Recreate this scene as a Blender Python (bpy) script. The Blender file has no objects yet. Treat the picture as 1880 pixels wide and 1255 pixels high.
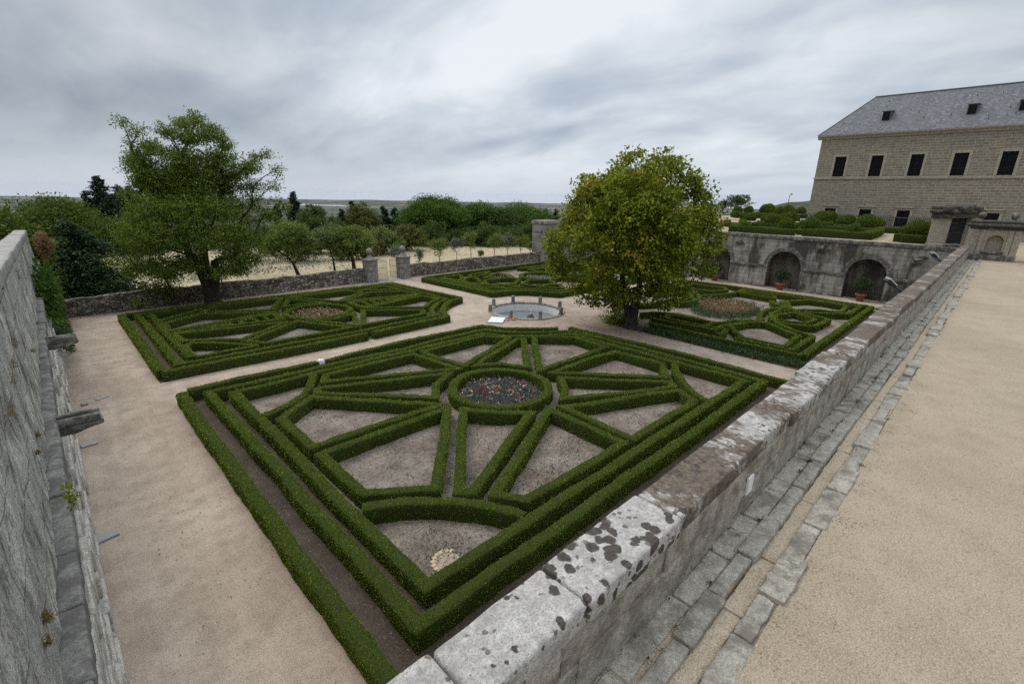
import bpy, math, random
import numpy as np
from math import radians as R, sin, cos, pi
C = bpy.context.scene.collection
SC = bpy.context.scene
# ---------------------------------------------------------------- camera
# world axes: x along the long terrace parapet, y along the left retaining wall, z up; garden floor z = 0
CAM_Z = 7.97
PITCH, ROLL, YAW, FPX = R(17.3325), R(1.2125), R(44.7617), 868.93
cam_d = bpy.data.cameras.new("camera"); cam = bpy.data.objects.new("camera", cam_d); C.objects.link(cam)
cam_d.sensor_width = 36.0; cam_d.lens = 36.0 * FPX / 1880.0
cam_d.clip_start = 0.05; cam_d.clip_end = 60000
def _cam_axes():
    cp, sp = cos(PITCH), sin(PITCH)
    fwd = np.array([0, cp, -sp]); up = np.array([0, sp, cp]); rt = np.array([1., 0, 0])
    c, s = cos(ROLL), sin(ROLL)
    r2, u2 = c * rt + s * up, -s * rt + c * up
    U = np.array([cos(YAW), sin(YAW), 0]); V = np.array([-sin(YAW), cos(YAW), 0])
    W = lambda a: (float(a @ U), float(a @ V), float(a[2]))
    return W(r2), W(u2), W(-fwd)
from mathutils import Matrix, Vector
_r, _u, _b = _cam_axes()
cam.matrix_world = Matrix(((_r[0], _u[0], _b[0], 0), (_r[1], _u[1], _b[1], 0), (_r[2], _u[2], _b[2], CAM_Z), (0, 0, 0, 1)))
SC.camera = cam
SC.view_settings.view_transform = 'Standard'; SC.view_settings.look = 'None'
SC.view_settings.exposure = 0.0; SC.view_settings.gamma = 1.0
SC.render.engine = 'CYCLES'
SC.cycles.use_denoising = False
SC.cycles.max_bounces = 6; SC.cycles.diffuse_bounces = 3; SC.cycles.transparent_max_bounces = 8
SC.cycles.volume_bounces = 0
# ---------------------------------------------------------------- sky and sun
SUN_EL, SUN_AZ = R(55), R(100)          # azimuth measured from +x towards +y
def build_world():
    w = bpy.data.worlds.new("World"); SC.world = w; w.use_nodes = True
    nt = w.node_tree; nt.nodes.clear(); L = nt.links.new
    def N(t, **k):
        n = nt.nodes.new(t)
        for a, b in k.items(): setattr(n, a, b)
        return n
    def M(op, a, b=None, clamp=False):
        n = N('ShaderNodeMath', operation=op); n.use_clamp = clamp
        for i, x in enumerate((a, b)):
            if x is None: continue
            if isinstance(x, (int, float)): n.inputs[i].default_value = x
            else: L(x, n.inputs[i])
        return n.outputs[0]
    out = N('ShaderNodeOutputWorld'); bg = N('ShaderNodeBackground'); bg.inputs[1].default_value = 0.1
    sky = N('ShaderNodeTexSky', sky_type='NISHITA'); sky.sun_disc = False
    sky.sun_elevation = SUN_EL; sky.sun_rotation = R(90) - SUN_AZ; sky.altitude = 1000; sky.dust_density = 2.0
    tc = N('ShaderNodeTexCoord'); sp = N('ShaderNodeSeparateXYZ'); L(tc.outputs['Generated'], sp.inputs[0])
    z = M('MAXIMUM', sp.outputs[2], 0.0)
    den = M('ADD', z, 0.24)
    cx = M('DIVIDE', sp.outputs[0], den); cy = M('DIVIDE', sp.outputs[1], den)
    cb = N('ShaderNodeCombineXYZ'); L(cx, cb.inputs[0]); L(cy, cb.inputs[1])
    def noise(scale, detail, rough, rot, sc, dist=0.0):
        mp = N('ShaderNodeMapping'); mp.inputs['Rotation'].default_value = (0, 0, rot); mp.inputs['Scale'].default_value = sc
        L(cb.outputs[0], mp.inputs[0])
        n = N('ShaderNodeTexNoise'); n.inputs['Scale'].default_value = scale; n.inputs['Detail'].default_value = detail
        n.inputs['Roughness'].default_value = rough; n.inputs['Distortion'].default_value = dist
        L(mp.outputs[0], n.inputs['Vector']); return n.outputs[0]
    big = noise(0.9, 3, .5, R(-45), (1.0, .7, 1), .3)
    mid = noise(1.9, 5, .5, R(-35), (1.0, .62, 1), .6)
    fine = noise(6.5, 8, .6, R(-40), (1.0, .6, 1), .3)
    s = M('ADD', M('ADD', M('MULTIPLY', big, .56), M('MULTIPLY', mid, .34)), M('MULTIPLY', fine, .10))
    rp = N('ShaderNodeValToRGB'); L(s, rp.inputs[0])
    e = rp.color_ramp.elements
    e[0].position = .36; e[0].color = (3.1, 3.7, 4.4, 1)
    e[1].position = .62; e[1].color = (7.5, 7.85, 8.2, 1)
    k = rp.color_ramp.elements.new(.49); k.color = (5.0, 5.55, 6.2, 1)
    # brighter patch of cloud where the sun stands behind it, paler and bluer towards the horizon
    dt = N('ShaderNodeVectorMath', operation='DOT_PRODUCT'); L(tc.outputs['Generated'], dt.inputs[0])
    a, el = R(36), R(15)
    dt.inputs[1].default_value = (cos(el) * cos(a), cos(el) * sin(a), sin(el))
    glow = N('ShaderNodeMapRange'); L(dt.outputs['Value'], glow.inputs[0]); glow.interpolation_type = 'SMOOTHERSTEP'
    glow.inputs[1].default_value = .66; glow.inputs[2].default_value = 1.0; glow.inputs[3].default_value = .82; glow.inputs[4].default_value = 1.17
    zen = N('ShaderNodeMapRange'); L(z, zen.inputs[0]); zen.inputs[1].default_value = .33; zen.inputs[2].default_value = .95
    zen.inputs[3].default_value = 1.0; zen.inputs[4].default_value = ZENITH
    mul = M('MULTIPLY', glow.outputs[0], zen.outputs[0])
    vm = N('ShaderNodeVectorMath', operation='SCALE'); L(rp.outputs[0], vm.inputs[0]); L(mul, vm.inputs[3])
    hz = N('ShaderNodeMapRange'); L(sp.outputs[2], hz.inputs[0]); hz.inputs[1].default_value = -.02; hz.inputs[2].default_value = .12
    hz.inputs[3].default_value = .85; hz.inputs[4].default_value = 0.0; hz.interpolation_type = 'SMOOTHSTEP'
    mx = N('ShaderNodeMix', data_type='RGBA'); L(hz.outputs[0], mx.inputs[0]); L(vm.outputs[0], mx.inputs[6]); mx.inputs[7].default_value = (6.1, 6.7, 7.7, 1)
    m2 = N('ShaderNodeMix', data_type='RGBA'); m2.inputs[0].default_value = .08; L(mx.outputs[2], m2.inputs[6]); L(sky.outputs[0], m2.inputs[7])
    L(m2.outputs[2], bg.inputs[0]); L(bg.outputs[0], out.inputs[0])
ZENITH = 3.4
build_world()
sd = bpy.data.lights.new("sun", 'SUN'); sun = bpy.data.objects.new("sun", sd); C.objects.link(sun)
sd.energy = 1.5; sd.angle = R(28); sd.color = (1.0, .93, .82)
_d = Vector((cos(SUN_EL) * cos(SUN_AZ), cos(SUN_EL) * sin(SUN_AZ), sin(SUN_EL)))
sun.rotation_euler = _d.to_track_quat('Z', 'Y').to_euler(); sun.location = (20, 20, 60)
# ---------------------------------------------------------------- helpers
def tag(o, label=None, cat=None, group=None, kind=None):
    if label: o['label'] = label
    if cat: o['category'] = cat
    if group: o['group'] = group
    if kind: o['kind'] = kind
    return o
def empty(name, loc=(0, 0, 0), label=None, cat=None, group=None):
    o = bpy.data.objects.new(name, None); C.objects.link(o); o.location = loc
    return tag(o, label, cat, group)
class MB:
    """collects faces in numpy blocks, then becomes one mesh object"""
    def __init__(s): s.v = []; s.f = []; s.n = 0
    def add(s, V, F, mi=0, smooth=False):
        V = np.asarray(V, float).reshape(-1, 3); F = np.asarray(F, int)
        if len(F) == 0: return
        s.v.append(V); s.f.append((F + s.n, mi, smooth)); s.n += len(V)
    def box(s, a, b, mi=0):
        (x0, y0, z0), (x1, y1, z1) = a, b
        V = [(x0,y0,z0),(x1,y0,z0),(x1,y1,z0),(x0,y1,z0),(x0,y0,z1),(x1,y0,z1),(x1,y1,z1),(x0,y1,z1)]
        s.add(V, [(0,3,2,1),(4,5,6,7),(0,1,5,4),(1,2,6,5),(2,3,7,6),(3,0,4,7)], mi)
    def bar(s, p, q, w, mi=0, d=None):
        p, q = np.array(p, float), np.array(q, float); t = q - p; L = np.linalg.norm(t); t /= L
        a = np.array([0, 0, 1.]) if abs(t[2]) < .9 else np.array([1., 0, 0])
        x = np.cross(t, a); x /= np.linalg.norm(x); y = np.cross(x, t); d = d or w
        V = [p + i*x*w/2 + j*y*d/2 for i, j in ((-1,-1),(1,-1),(1,1),(-1,1))] + [q + i*x*w/2 + j*y*d/2 for i, j in ((-1,-1),(1,-1),(1,1),(-1,1))]
        s.add(V, [(0,3,2,1),(4,5,6,7),(0,1,5,4),(1,2,6,5),(2,3,7,6),(3,0,4,7)], mi)
    def tube(s, pts, rad, n=7, mi=0, cap=True):
        P = np.asarray(pts, float); m = len(P); rad = np.broadcast_to(np.asarray(rad, float), (m,))
        T = np.gradient(P, axis=0); T /= np.linalg.norm(T, axis=1)[:, None] + 1e-9
        a = np.array([.3, .8, .5]); X = np.cross(T, a); X /= np.linalg.norm(X, axis=1)[:, None] + 1e-9; Y = np.cross(T, X)
        th = np.linspace(0, 2*pi, n, endpoint=False)
        V = P[:, None, :] + rad[:, None, None]*(np.cos(th)[None, :, None]*X[:, None, :] + np.sin(th)[None, :, None]*Y[:, None, :])
        i = np.arange(m-1)[:, None]*n; j = np.arange(n)[None, :]; k = (j+1) % n
        F = np.stack([i+j, i+k, i+n+k, i+n+j], -1).reshape(-1, 4)
        s.add(V.reshape(-1, 3), F, mi, True)
        if cap:
            s.add(V[-1], [list(range(n))], mi); s.add(V[0], [list(range(n))[::-1]], mi)
    def lathe(s, prof, c, n=24, mi=0, smooth=True):
        th = np.linspace(0, 2*pi, n, endpoint=False); pr = np.array(prof, float); m = len(pr)
        V = np.stack([c[0] + pr[:, 0:1]*np.cos(th), c[1] + pr[:, 0:1]*np.sin(th), c[2] + pr[:, 1:2] + 0*th], -1).reshape(-1, 3)
        i = np.arange(m-1)[:, None]*n; j = np.arange(n)[None, :]; k = (j+1) % n
        s.add(V, np.stack([i+j, i+k, i+n+k, i+n+j], -1).reshape(-1, 4), mi, smooth)
    def prism(s, poly, axis, a, b, mi=0):
        """extrude a 2-D polygon along an axis ('x','y','z') from a to b"""
        n = len(poly)
        def P(p, t):
            return {'x': (t, p[0], p[1]), 'y': (p[0], t, p[1]), 'z': (p[0], p[1], t)}[axis]
        V = [P(p, a) for p in poly] + [P(p, b) for p in poly]
        s.add(V, [[i, (i+1) % n, n+(i+1) % n, n+i] for i in range(n)], mi)
        s.add(V, [list(range(n))[::-1]], mi); s.add(V, [list(range(n, 2*n))], mi)
    def stone(s, lo, hi, r=.03, step=.12, amp=.008, fr=4.0, mi=0, seed=0):
        lo, hi = np.array(lo, float), np.array(hi, float); r = min(r, *(hi-lo)*.45)
        def line(a, b):
            k = max(1, int((b-a-2*r)/step)); return np.concatenate([[a, a+r*.3], np.linspace(a+r, b-r, k+1), [b-r*.3, b]])
        ax = [line(lo[i], hi[i]) for i in range(3)]
        for d in range(3):
            e, f = [(1, 2), (2, 0), (0, 1)][d]
            A, B = np.meshgrid(ax[e], ax[f], indexing='ij')
            for side in (0, 1):
                P = np.zeros(A.shape + (3,)); P[..., e] = A; P[..., f] = B; P[..., d] = (lo, hi)[side][d]
                V = P.reshape(-1, 3); q = np.clip(V, lo+r, hi-r); dd = V-q; l = np.linalg.norm(dd, axis=1)[:, None]
                nn = dd/np.maximum(l, 1e-9); V = q + nn*r
                V = V + nn*((vnoise(V*fr + seed*3.1) - .5)[:, None]*2*amp + (vnoise(V*fr*3.3 + seed) - .5)[:, None]*amp)
                na, nb = A.shape; i = np.arange(na-1)[:, None]*nb; j = np.arange(nb-1)[None, :]
                F = np.stack([i+j, i+nb+j, i+nb+j+1, i+j+1], -1).reshape(-1, 4)
                if side == 0: F = F[:, ::-1]
                s.add(V, F, mi, True)
    def build(s, name, mats, parent=None, loc=None):
        V = np.concatenate(s.v) if s.v else np.zeros((0, 3))
        me = bpy.data.meshes.new(name); me.vertices.add(len(V))
        if parent is not None and loc is None:
            pl = np.array(parent.location) if parent.parent is None else np.array(parent.location) + np.array(parent.parent.location)
            V = V - pl
        elif loc is not None: V = V - np.array(loc)
        me.vertices.foreach_set('co', V.astype(np.float32).ravel())
        idx, tot, mi, sm = [], [], [], []
        for F, m, q in s.f:
            idx.append(F.ravel()); tot.append(np.full(len(F), F.shape[1])); mi.append(np.full(len(F), m)); sm.append(np.full(len(F), q))
        idx = np.concatenate(idx); tot = np.concatenate(tot); mi = np.concatenate(mi); sm = np.concatenate(sm)
        me.loops.add(len(idx)); me.loops.foreach_set('vertex_index', idx.astype(np.int32))
        me.polygons.add(len(tot)); st = np.concatenate([[0], np.cumsum(tot)[:-1]])
        me.polygons.foreach_set('loop_start', st.astype(np.int32)); me.polygons.foreach_set('loop_total', tot.astype(np.int32))
        me.polygons.foreach_set('material_index', mi.astype(np.int32)); me.polygons.foreach_set('use_smooth', sm.astype(bool))
        for m in (mats if isinstance(mats, (list, tuple)) else [mats]): me.materials.append(m)
        me.update(calc_edges=True)
        o = bpy.data.objects.new(name, me); C.objects.link(o)
        if parent is not None: o.parent = parent
        elif loc is not None: o.location = loc
        return o
def _h(a, b, c):
    n = (a.astype(np.int64)*73856093) ^ (b.astype(np.int64)*19349663) ^ (c.astype(np.int64)*83492791)
    n = (n ^ (n >> 13))*1274126177; n = n ^ (n >> 16)
    return (n & 0xffff)/65535.0
def vnoise(P):
    P = np.asarray(P, float); i = np.floor(P); f = P - i; f = f*f*(3-2*f); o = 0
    for dx in (0, 1):
        for dy in (0, 1):
            for dz in (0, 1):
                w = (f[..., 0] if dx else 1-f[..., 0])*(f[..., 1] if dy else 1-f[..., 1])*(f[..., 2] if dz else 1-f[..., 2])
                o = o + w*_h(i[..., 0]+dx, i[..., 1]+dy, i[..., 2]+dz)
    return o
def fbm(P, n=3):
    a, t, o = 1., 0, 0
    for k in range(n): o = o + a*vnoise(P*2**k + 17*k); t += a; a *= .5
    return o/t
def unit(a): return a/(np.linalg.norm(a, axis=-1, keepdims=True) + 1e-9)
def leaves(mb, P, B, N, size, asp=.55, mi=0):
    """diamond leaves: tip direction B, face normal N"""
    B = unit(B); X = unit(np.cross(B, N)); size = np.broadcast_to(np.asarray(size), (len(P),))[:, None]
    Q = np.stack([P, P + B*size*.5 + X*size*asp*.5, P + B*size, P + B*size*.5 - X*size*asp*.5], 1)
    mb.add(Q.reshape(-1, 3), np.arange(len(P)*4).reshape(-1, 4), mi)
def ray_pt(px, py, dist):
    """a traced point of the photograph set down at its own real distance from the camera"""
    a, b = (px-940)/FPX, -(py-627.5)/FPX; d = np.array([_r[i]*a + _u[i]*b - _b[i] for i in range(3)]); s = dist/np.hypot(d[0], d[1]); return d*s + [0, 0, CAM_Z]
# ---------------------------------------------------------------- materials
def mat(name):
    m = bpy.data.materials.new(name); m.use_nodes = True; nt = m.node_tree; nt.nodes.clear()
    return m, G(nt)
class G:
    def __init__(s, nt):
        s.nt = nt; s.pos = s.n('ShaderNodeNewGeometry').outputs['Position']
    def n(s, t, **k):
        x = s.nt.nodes.new(t)
        for a, b in k.items(): setattr(x, a, b)
        return x
    def put(s, x, sock):
        if x is None: return
        if isinstance(x, (int, float)): sock.default_value = x
        elif isinstance(x, (tuple, list)): sock.default_value = tuple(x) + ((1,) if len(x) == 3 and sock.type == 'RGBA' else ())
        else: s.nt.links.new(x, sock)
    def map(s, scale=(1, 1, 1), rot=(0, 0, 0), loc=(0, 0, 0), vec=None):
        m = s.n('ShaderNodeMapping'); s.put(vec or s.pos, m.inputs[0])
        m.inputs['Scale'].default_value = scale; m.inputs['Rotation'].default_value = rot; m.inputs['Location'].default_value = loc
        return m.outputs[0]
    def swz(s, order):
        a = s.n('ShaderNodeSeparateXYZ'); s.put(s.pos, a.inputs[0]); b = s.n('ShaderNodeCombineXYZ')
        for i, c in enumerate(order): s.put(a.outputs['xyz'.index(c)], b.inputs[i])
        return b.outputs[0]
    def noise(s, scale, detail=4, rough=.6, vec=None, dist=0.):
        x = s.n('ShaderNodeTexNoise'); s.put(vec or s.pos, x.inputs['Vector'])
        x.inputs['Scale'].default_value = scale; x.inputs['Detail'].default_value = detail; x.inputs['Roughness'].default_value = rough; x.inputs['Distortion'].default_value = dist
        return x.outputs[0]
    def vor(s, scale, feat='F1', vec=None, rnd=1., out='Distance'):
        x = s.n('ShaderNodeTexVoronoi', feature=feat); s.put(vec or s.pos, x.inputs['Vector'])
        x.inputs['Scale'].default_value = scale; x.inputs['Randomness'].default_value = rnd
        return x.outputs[out]
    def ramp(s, f, *st):
        x = s.n('ShaderNodeValToRGB'); s.put(f, x.inputs[0]); e = x.color_ramp.elements
        while len(e) < len(st): e.new(.5)
        for i, (p, c) in enumerate(st):
            e[i].position = p; e[i].color = (c, c, c, 1) if isinstance(c, (int, float)) else tuple(c) + (1,)
        return x.outputs[0]
    def mix(s, f, a, b, mode='MIX'):
        x = s.n('ShaderNodeMix', data_type='RGBA', blend_type=mode); s.put(f, x.inputs[0]); s.put(a, x.inputs[6]); s.put(b, x.inputs[7])
        return x.outputs[2]
    def m(s, op, a, b=None):
        x = s.n('ShaderNodeMath', operation=op); s.put(a, x.inputs[0]); s.put(b, x.inputs[1]); return x.outputs[0]
    def bump(s, h, strength=.5, dist=.02, nrm=None):
        x = s.n('ShaderNodeBump'); x.inputs['Strength'].default_value = strength; x.inputs['Distance'].default_value = dist
        s.put(h, x.inputs['Height']); s.put(nrm, x.inputs['Normal']); return x.outputs[0]
    def island(s): return s.n('ShaderNodeNewGeometry').outputs['Random Per Island']
    def out(s, col, rough=.85, nrm=None, spec=.3, trans=0., metal=0.):
        b = s.n('ShaderNodeBsdfPrincipled'); s.put(col, b.inputs['Base Color']); s.put(rough, b.inputs['Roughness']); s.put(nrm, b.inputs['Normal'])
        b.inputs['Specular IOR Level'].default_value = spec; b.inputs['Metallic'].default_value = metal
        sh = b.outputs[0]
        if trans:
            t = s.n('ShaderNodeBsdfTranslucent'); s.put(col, t.inputs[0]); mx = s.n('ShaderNodeMixShader'); mx.inputs[0].default_value = trans
            s.nt.links.new(sh, mx.inputs[1]); s.nt.links.new(t.outputs[0], mx.inputs[2]); sh = mx.outputs[0]
        s.nt.links.new(sh, s.n('ShaderNodeOutputMaterial').inputs[0])
def leaf_mat(name, dark, mid, light, scale=.5, trans=.25, odd=None, odd_amt=.0, odd_scale=.5, rough=.55):
    m, g = mat(name); isl = g.island()
    c = g.ramp(g.m('ADD', g.m('MULTIPLY', isl, .6), g.m('MULTIPLY', g.noise(scale, 3), .45)), (.2, dark), (.5, mid), (.85, light))
    if odd:
        f = g.ramp(g.m('ADD', g.noise(odd_scale, 4, .65), g.m('MULTIPLY', isl, .25)), (1-odd_amt-.12+.1, 0.), (1-odd_amt+.13, 1.))
        c = g.mix(f, c, odd)
    g.out(c, rough, None, .08, trans); return m
def plain(name, col, rough=.6, metal=0., spec=.4, var=.25, scale=8.):
    m, g = mat(name); n = g.noise(scale, 5)
    g.out(g.mix(n, tuple(x*(1-var) for x in col), tuple(min(1, x*(1+var)) for x in col)), rough, None, spec, 0, metal); return m
MT = {}
def mk_gravel(name, a, b, c, sc=1., marks=False):
    m, g = mat(name)
    big = g.noise(.22*sc, 5, .6); mid = g.noise(1.6*sc, 5, .65); fine = g.noise(55, 3, .7); gr = g.vor(70)
    col = g.mix(g.ramp(g.m('ADD', g.m('MULTIPLY', big, .7), g.m('MULTIPLY', g.noise(.75*sc, 6, .7), .3)), (.4, 0.), (.6, 1.)), a, b)
    col = g.mix(g.ramp(mid, (.36, .5 if marks else .3), (.56, 0.)), col, c)
    col = g.mix(g.m('MULTIPLY', g.ramp(fine, (.5, 0.), (.68, 1.)), .7), col, tuple(min(1, x*1.35) for x in b))
    col = g.mix(g.ramp(fine, (.34, .8), (.47, 0.)), col, tuple(x*.45 for x in a)); f2 = g.noise(16, 4, .75); col = g.mix(g.ramp(f2, (.36, .5), (.48, 0.)), col, tuple(x*.55 for x in a))
    st = g.ramp(g.noise(7, 6, .75), (.29, 1.), (.37, 0.))          # scattered litter and damp specks
    col = g.mix(g.m('MULTIPLY', st, .5), col, tuple(x*.42 for x in a))
    if marks:
        v = g.map((1.0, .12, 1.), (0, 0, R(8))); tr = g.ramp(g.noise(2.2, 4, .6, v, 1.2), (.53, 0.), (.6, 1.), (.68, 0.))
        col = g.mix(g.m('MULTIPLY', tr, .13), col, tuple(min(1, x*1.22) for x in b))
    g.out(col, .95, g.bump(g.m('ADD', g.m('MULTIPLY', mid, .12), g.m('ADD', g.m('MULTIPLY', gr, .35), g.m('MULTIPLY', fine, .5))), .6, .015), .15)
    return m
MT['gravel'] = mk_gravel('garden_gravel', (.315, .245, .19), (.485, .40, .325), (.20, .15, .113), 1., True)
MT['sand'] = mk_gravel('channel_sand', (.43, .35, .25), (.5, .415, .305), (.35, .28, .195), 2.)
MT['gravel_t'] = mk_gravel('terrace_gravel', (.335, .27, .195), (.40, .328, .24), (.215, .163, .112), 1.3)
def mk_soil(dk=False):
    m, g = mat('dark_soil' if dk else 'bed_soil'); a = g.noise(.9, 6, .7); b = g.noise(9, 6, .75); c = g.noise(45, 4, .7)  # dk: darker, browner soil tone for the strips around the pale inner beds
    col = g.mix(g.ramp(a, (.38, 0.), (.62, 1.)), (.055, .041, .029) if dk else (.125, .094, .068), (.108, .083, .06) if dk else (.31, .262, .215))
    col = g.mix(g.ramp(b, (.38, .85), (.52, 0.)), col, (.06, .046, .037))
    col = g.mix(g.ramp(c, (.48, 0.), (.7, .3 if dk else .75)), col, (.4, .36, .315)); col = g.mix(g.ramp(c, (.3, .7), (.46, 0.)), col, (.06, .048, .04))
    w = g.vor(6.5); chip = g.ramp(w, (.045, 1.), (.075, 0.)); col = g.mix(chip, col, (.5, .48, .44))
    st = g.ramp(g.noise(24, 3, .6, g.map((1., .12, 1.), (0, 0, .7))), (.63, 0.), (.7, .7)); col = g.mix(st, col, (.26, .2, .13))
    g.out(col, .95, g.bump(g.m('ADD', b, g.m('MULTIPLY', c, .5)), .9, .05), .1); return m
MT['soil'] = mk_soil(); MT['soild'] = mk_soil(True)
MT['box'] = leaf_mat('box_leaf', (.052, .088, .009), (.145, .205, .014), (.33, .39, .034), 1.6, .25, (.23, .2, .04), .13, .6)
MT['boxd'] = leaf_mat('box_leaf_dark', (.04, .07, .010), (.095, .142, .013), (.18, .23, .024), 1.6, .22, (.14, .15, .03), .17, .4)
MT['core'] = plain('box_twigs', (.036, .048, .013), .95, 0, .05, .5, 20)
def mk_granite(name, base, dark, lich=0., blotch=.5, moss=0., axis=None, scale=1.):
    m, g = mat(name)
    sp = g.noise(70*scale, 3, .75); a = g.noise(5*scale, 6, .7); b = g.noise(1.1*scale, 5, .6); d = g.noise(18*scale, 5, .7)
    col = g.mix(g.ramp(a, (.36, 0.), (.64, 1.)), tuple(x*.66 for x in base), tuple(min(1, x*1.15) for x in base))
    col = g.mix(g.ramp(sp, (.38, .8), (.5, 0.)), col, tuple(x*.42 for x in base)); s3 = g.noise(30*scale, 4, .8); col = g.mix(g.ramp(s3, (.36, .75), (.47, 0.)), col, tuple(x*.48 for x in base))
    col = g.mix(g.ramp(d, (.52, 0.), (.66, .6)), col, tuple(min(1, x*1.35) for x in base))
    col = g.mix(g.m('MULTIPLY', g.ramp(g.noise(2.6*scale, 6, .7), (1-blotch-.05, 0.), (1-blotch+.07, 1.)), .85), col, dark)
    if moss:
        col = g.mix(g.ramp(g.noise(3.1*scale, 6, .75, g.map((1, 1, 1), loc=(7, 3, 1))), (.62-.1*moss, 0.), (.74-.1*moss, .8)), col, (.045, .05, .02))
    h = g.m('ADD', g.m('MULTIPLY', a, .7), g.m('ADD', g.m('MULTIPLY', d, .5), g.m('ADD', g.m('MULTIPLY', sp, .2), g.m('MULTIPLY', s3, .35))))
    if lich:
        # dark crusts: round spots on the nearest blocks, wide brown sheets further along
        px = g.n('ShaderNodeSeparateXYZ'); g.put(g.pos, px.inputs[0]); x = px.outputs[0]
        wob = g.n('ShaderNodeVectorMath', operation='SCALE'); nz = g.n('ShaderNodeTexNoise'); g.put(g.pos, nz.inputs['Vector']); nz.inputs['Scale'].default_value = 9; nz.inputs['Detail'].default_value = 3
        g.put(nz.outputs['Color'], wob.inputs[0]); wob.inputs[3].default_value = .09
        ad = g.n('ShaderNodeVectorMath', operation='ADD'); g.put(g.pos, ad.inputs[0]); g.put(wob.outputs[0], ad.inputs[1])
        vd = g.vor(7.5, vec=ad.outputs[0]); keep = g.noise(1.3, 2, .5, g.map((1, 1, 1), loc=(2.3, 5.2, 0)))
        v2 = g.vor(11, vec=ad.outputs[0]); k2 = g.noise(2.6, 2, .5, g.map((1, 1, 1), loc=(6.3, 1.2, 0)))
        near = g.n('ShaderNodeMapRange'); g.put(x, near.inputs[0]); near.inputs[1].default_value = 1.4; near.inputs[2].default_value = 2.7; near.inputs[3].default_value = .13; near.inputs[4].default_value = .52; nd = g.n('ShaderNodeMapRange'); g.put(x, nd.inputs[0]); nd.inputs[1].default_value = 4.; nd.inputs[2].default_value = 5.5; nd.inputs[3].default_value = 1.; nd.inputs[4].default_value = .55
        edge = g.m('MULTIPLY', g.noise(30, 4, .75), .17)
        spots = g.ramp(g.m('SUBTRACT', g.m('SUBTRACT', g.m('MULTIPLY', g.m('MULTIPLY', g.ramp(keep, (.40, 0.), (.54, 1.)), near.outputs[0]), nd.outputs[0]), vd), g.m('SUBTRACT', edge, .07)), (.0, 0.), (.06, 1.))
        small = g.ramp(g.m('SUBTRACT', g.m('SUBTRACT', g.m('MULTIPLY', g.ramp(k2, (.44, 0.), (.56, 1.)), .33), v2), g.m('SUBTRACT', edge, .07)), (.0, 0.), (.06, .85))
        st = g.noise(1.9, 7, .68, g.map((1.0, .62, 1.))); strk = g.noise(11, 5, .75, g.map((1., .4, 1.)))
        far = g.n('ShaderNodeMapRange'); g.put(x, far.inputs[0]); far.inputs[1].default_value = 3.75; far.inputs[2].default_value = 4.1; far.inputs[3].default_value = -.3; far.inputs[4].default_value = .07
        far2 = g.n('ShaderNodeMapRange'); g.put(x, far2.inputs[0]); far2.inputs[1].default_value = 5.3; far2.inputs[2].default_value = 6.2; far2.inputs[3].default_value = 0.; far2.inputs[4].default_value = -.07
        far3 = g.n('ShaderNodeMapRange'); g.put(x, far3.inputs[0]); far3.inputs[1].default_value = 10; far3.inputs[2].default_value = 16; far3.inputs[3].default_value = 0.; far3.inputs[4].default_value = .05
        sheet = g.ramp(g.m('ADD', g.m('ADD', g.m('ADD', g.m('MULTIPLY', st, .62), g.m('MULTIPLY', strk, .38)), far.outputs[0]), g.m('ADD', far2.outputs[0], far3.outputs[0])), (.475, 0.), (.53, 1.))
        msk = g.m('MULTIPLY', g.m('MAXIMUM', g.m('MAXIMUM', spots, small), sheet), .93)
        tone = g.ramp(g.noise(17, 6, .8), (.33, (.034, .025, .018)), (.5, (.105, .077, .054)), (.68, (.21, .16, .112)))
        lc = g.mix(spots, tone, g.ramp(g.noise(26, 5, .75), (.36, (.018, .015, .013)), (.62, (.075, .058, .045))))
        col = g.mix(msk, col, lc); h = g.m('ADD', h, g.m('MULTIPLY', msk, .35))
        yl = g.ramp(g.noise(4.5, 5, .7, g.map((1, 1, 1), loc=(9, 4, 2))), (.62, 0.), (.72, .35)); col = g.mix(yl, col, (.36, .31, .16))
    g.out(col, .88, g.bump(h, .7, .03), .25); return m
MT['coping'] = mk_granite('lichen_granite', (.47, .445, .41), (.27, .25, .232), 1., .43)
MT['granite'] = mk_granite('weathered_granite', (.41, .365, .31), (.17, .148, .12), 0, .48, .15)
MT['kerb'] = mk_granite('gutter_granite', (.42, .385, .32), (.17, .15, .122), 0, .46, .35)
MT['pale'] = mk_granite('pale_granite', (.40, .385, .35), (.24, .23, .205), 0, .42, .1)
MT['palew'] = mk_granite('pale_wall_stone', (.55, .525, .465), (.27, .255, .22), 0, .42, .15)
MT['cord'] = mk_granite('dark_string_course', (.27, .262, .24), (.11, .106, .096), 0, .52, .1)
MT['post'] = mk_granite('grey_post_granite', (.31, .295, .275), (.15, .14, .13), 0, .5, .1)
MT['dirty'] = mk_granite('dirty_granite', (.3, .285, .255), (.075, .07, .062), 0, .54, .3)
MT['warm'] = mk_granite('warm_sandstone', (.39, .345, .265), (.26, .228, .175), 0, .42)
MT['frame'] = mk_granite('pale_window_stone', (.41, .365, .285), (.31, .275, .21), 0, .4)
MT['mossy'] = mk_granite('mossy_cornice', (.17, .155, .13), (.055, .05, .042), 0, .6, .5)
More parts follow.
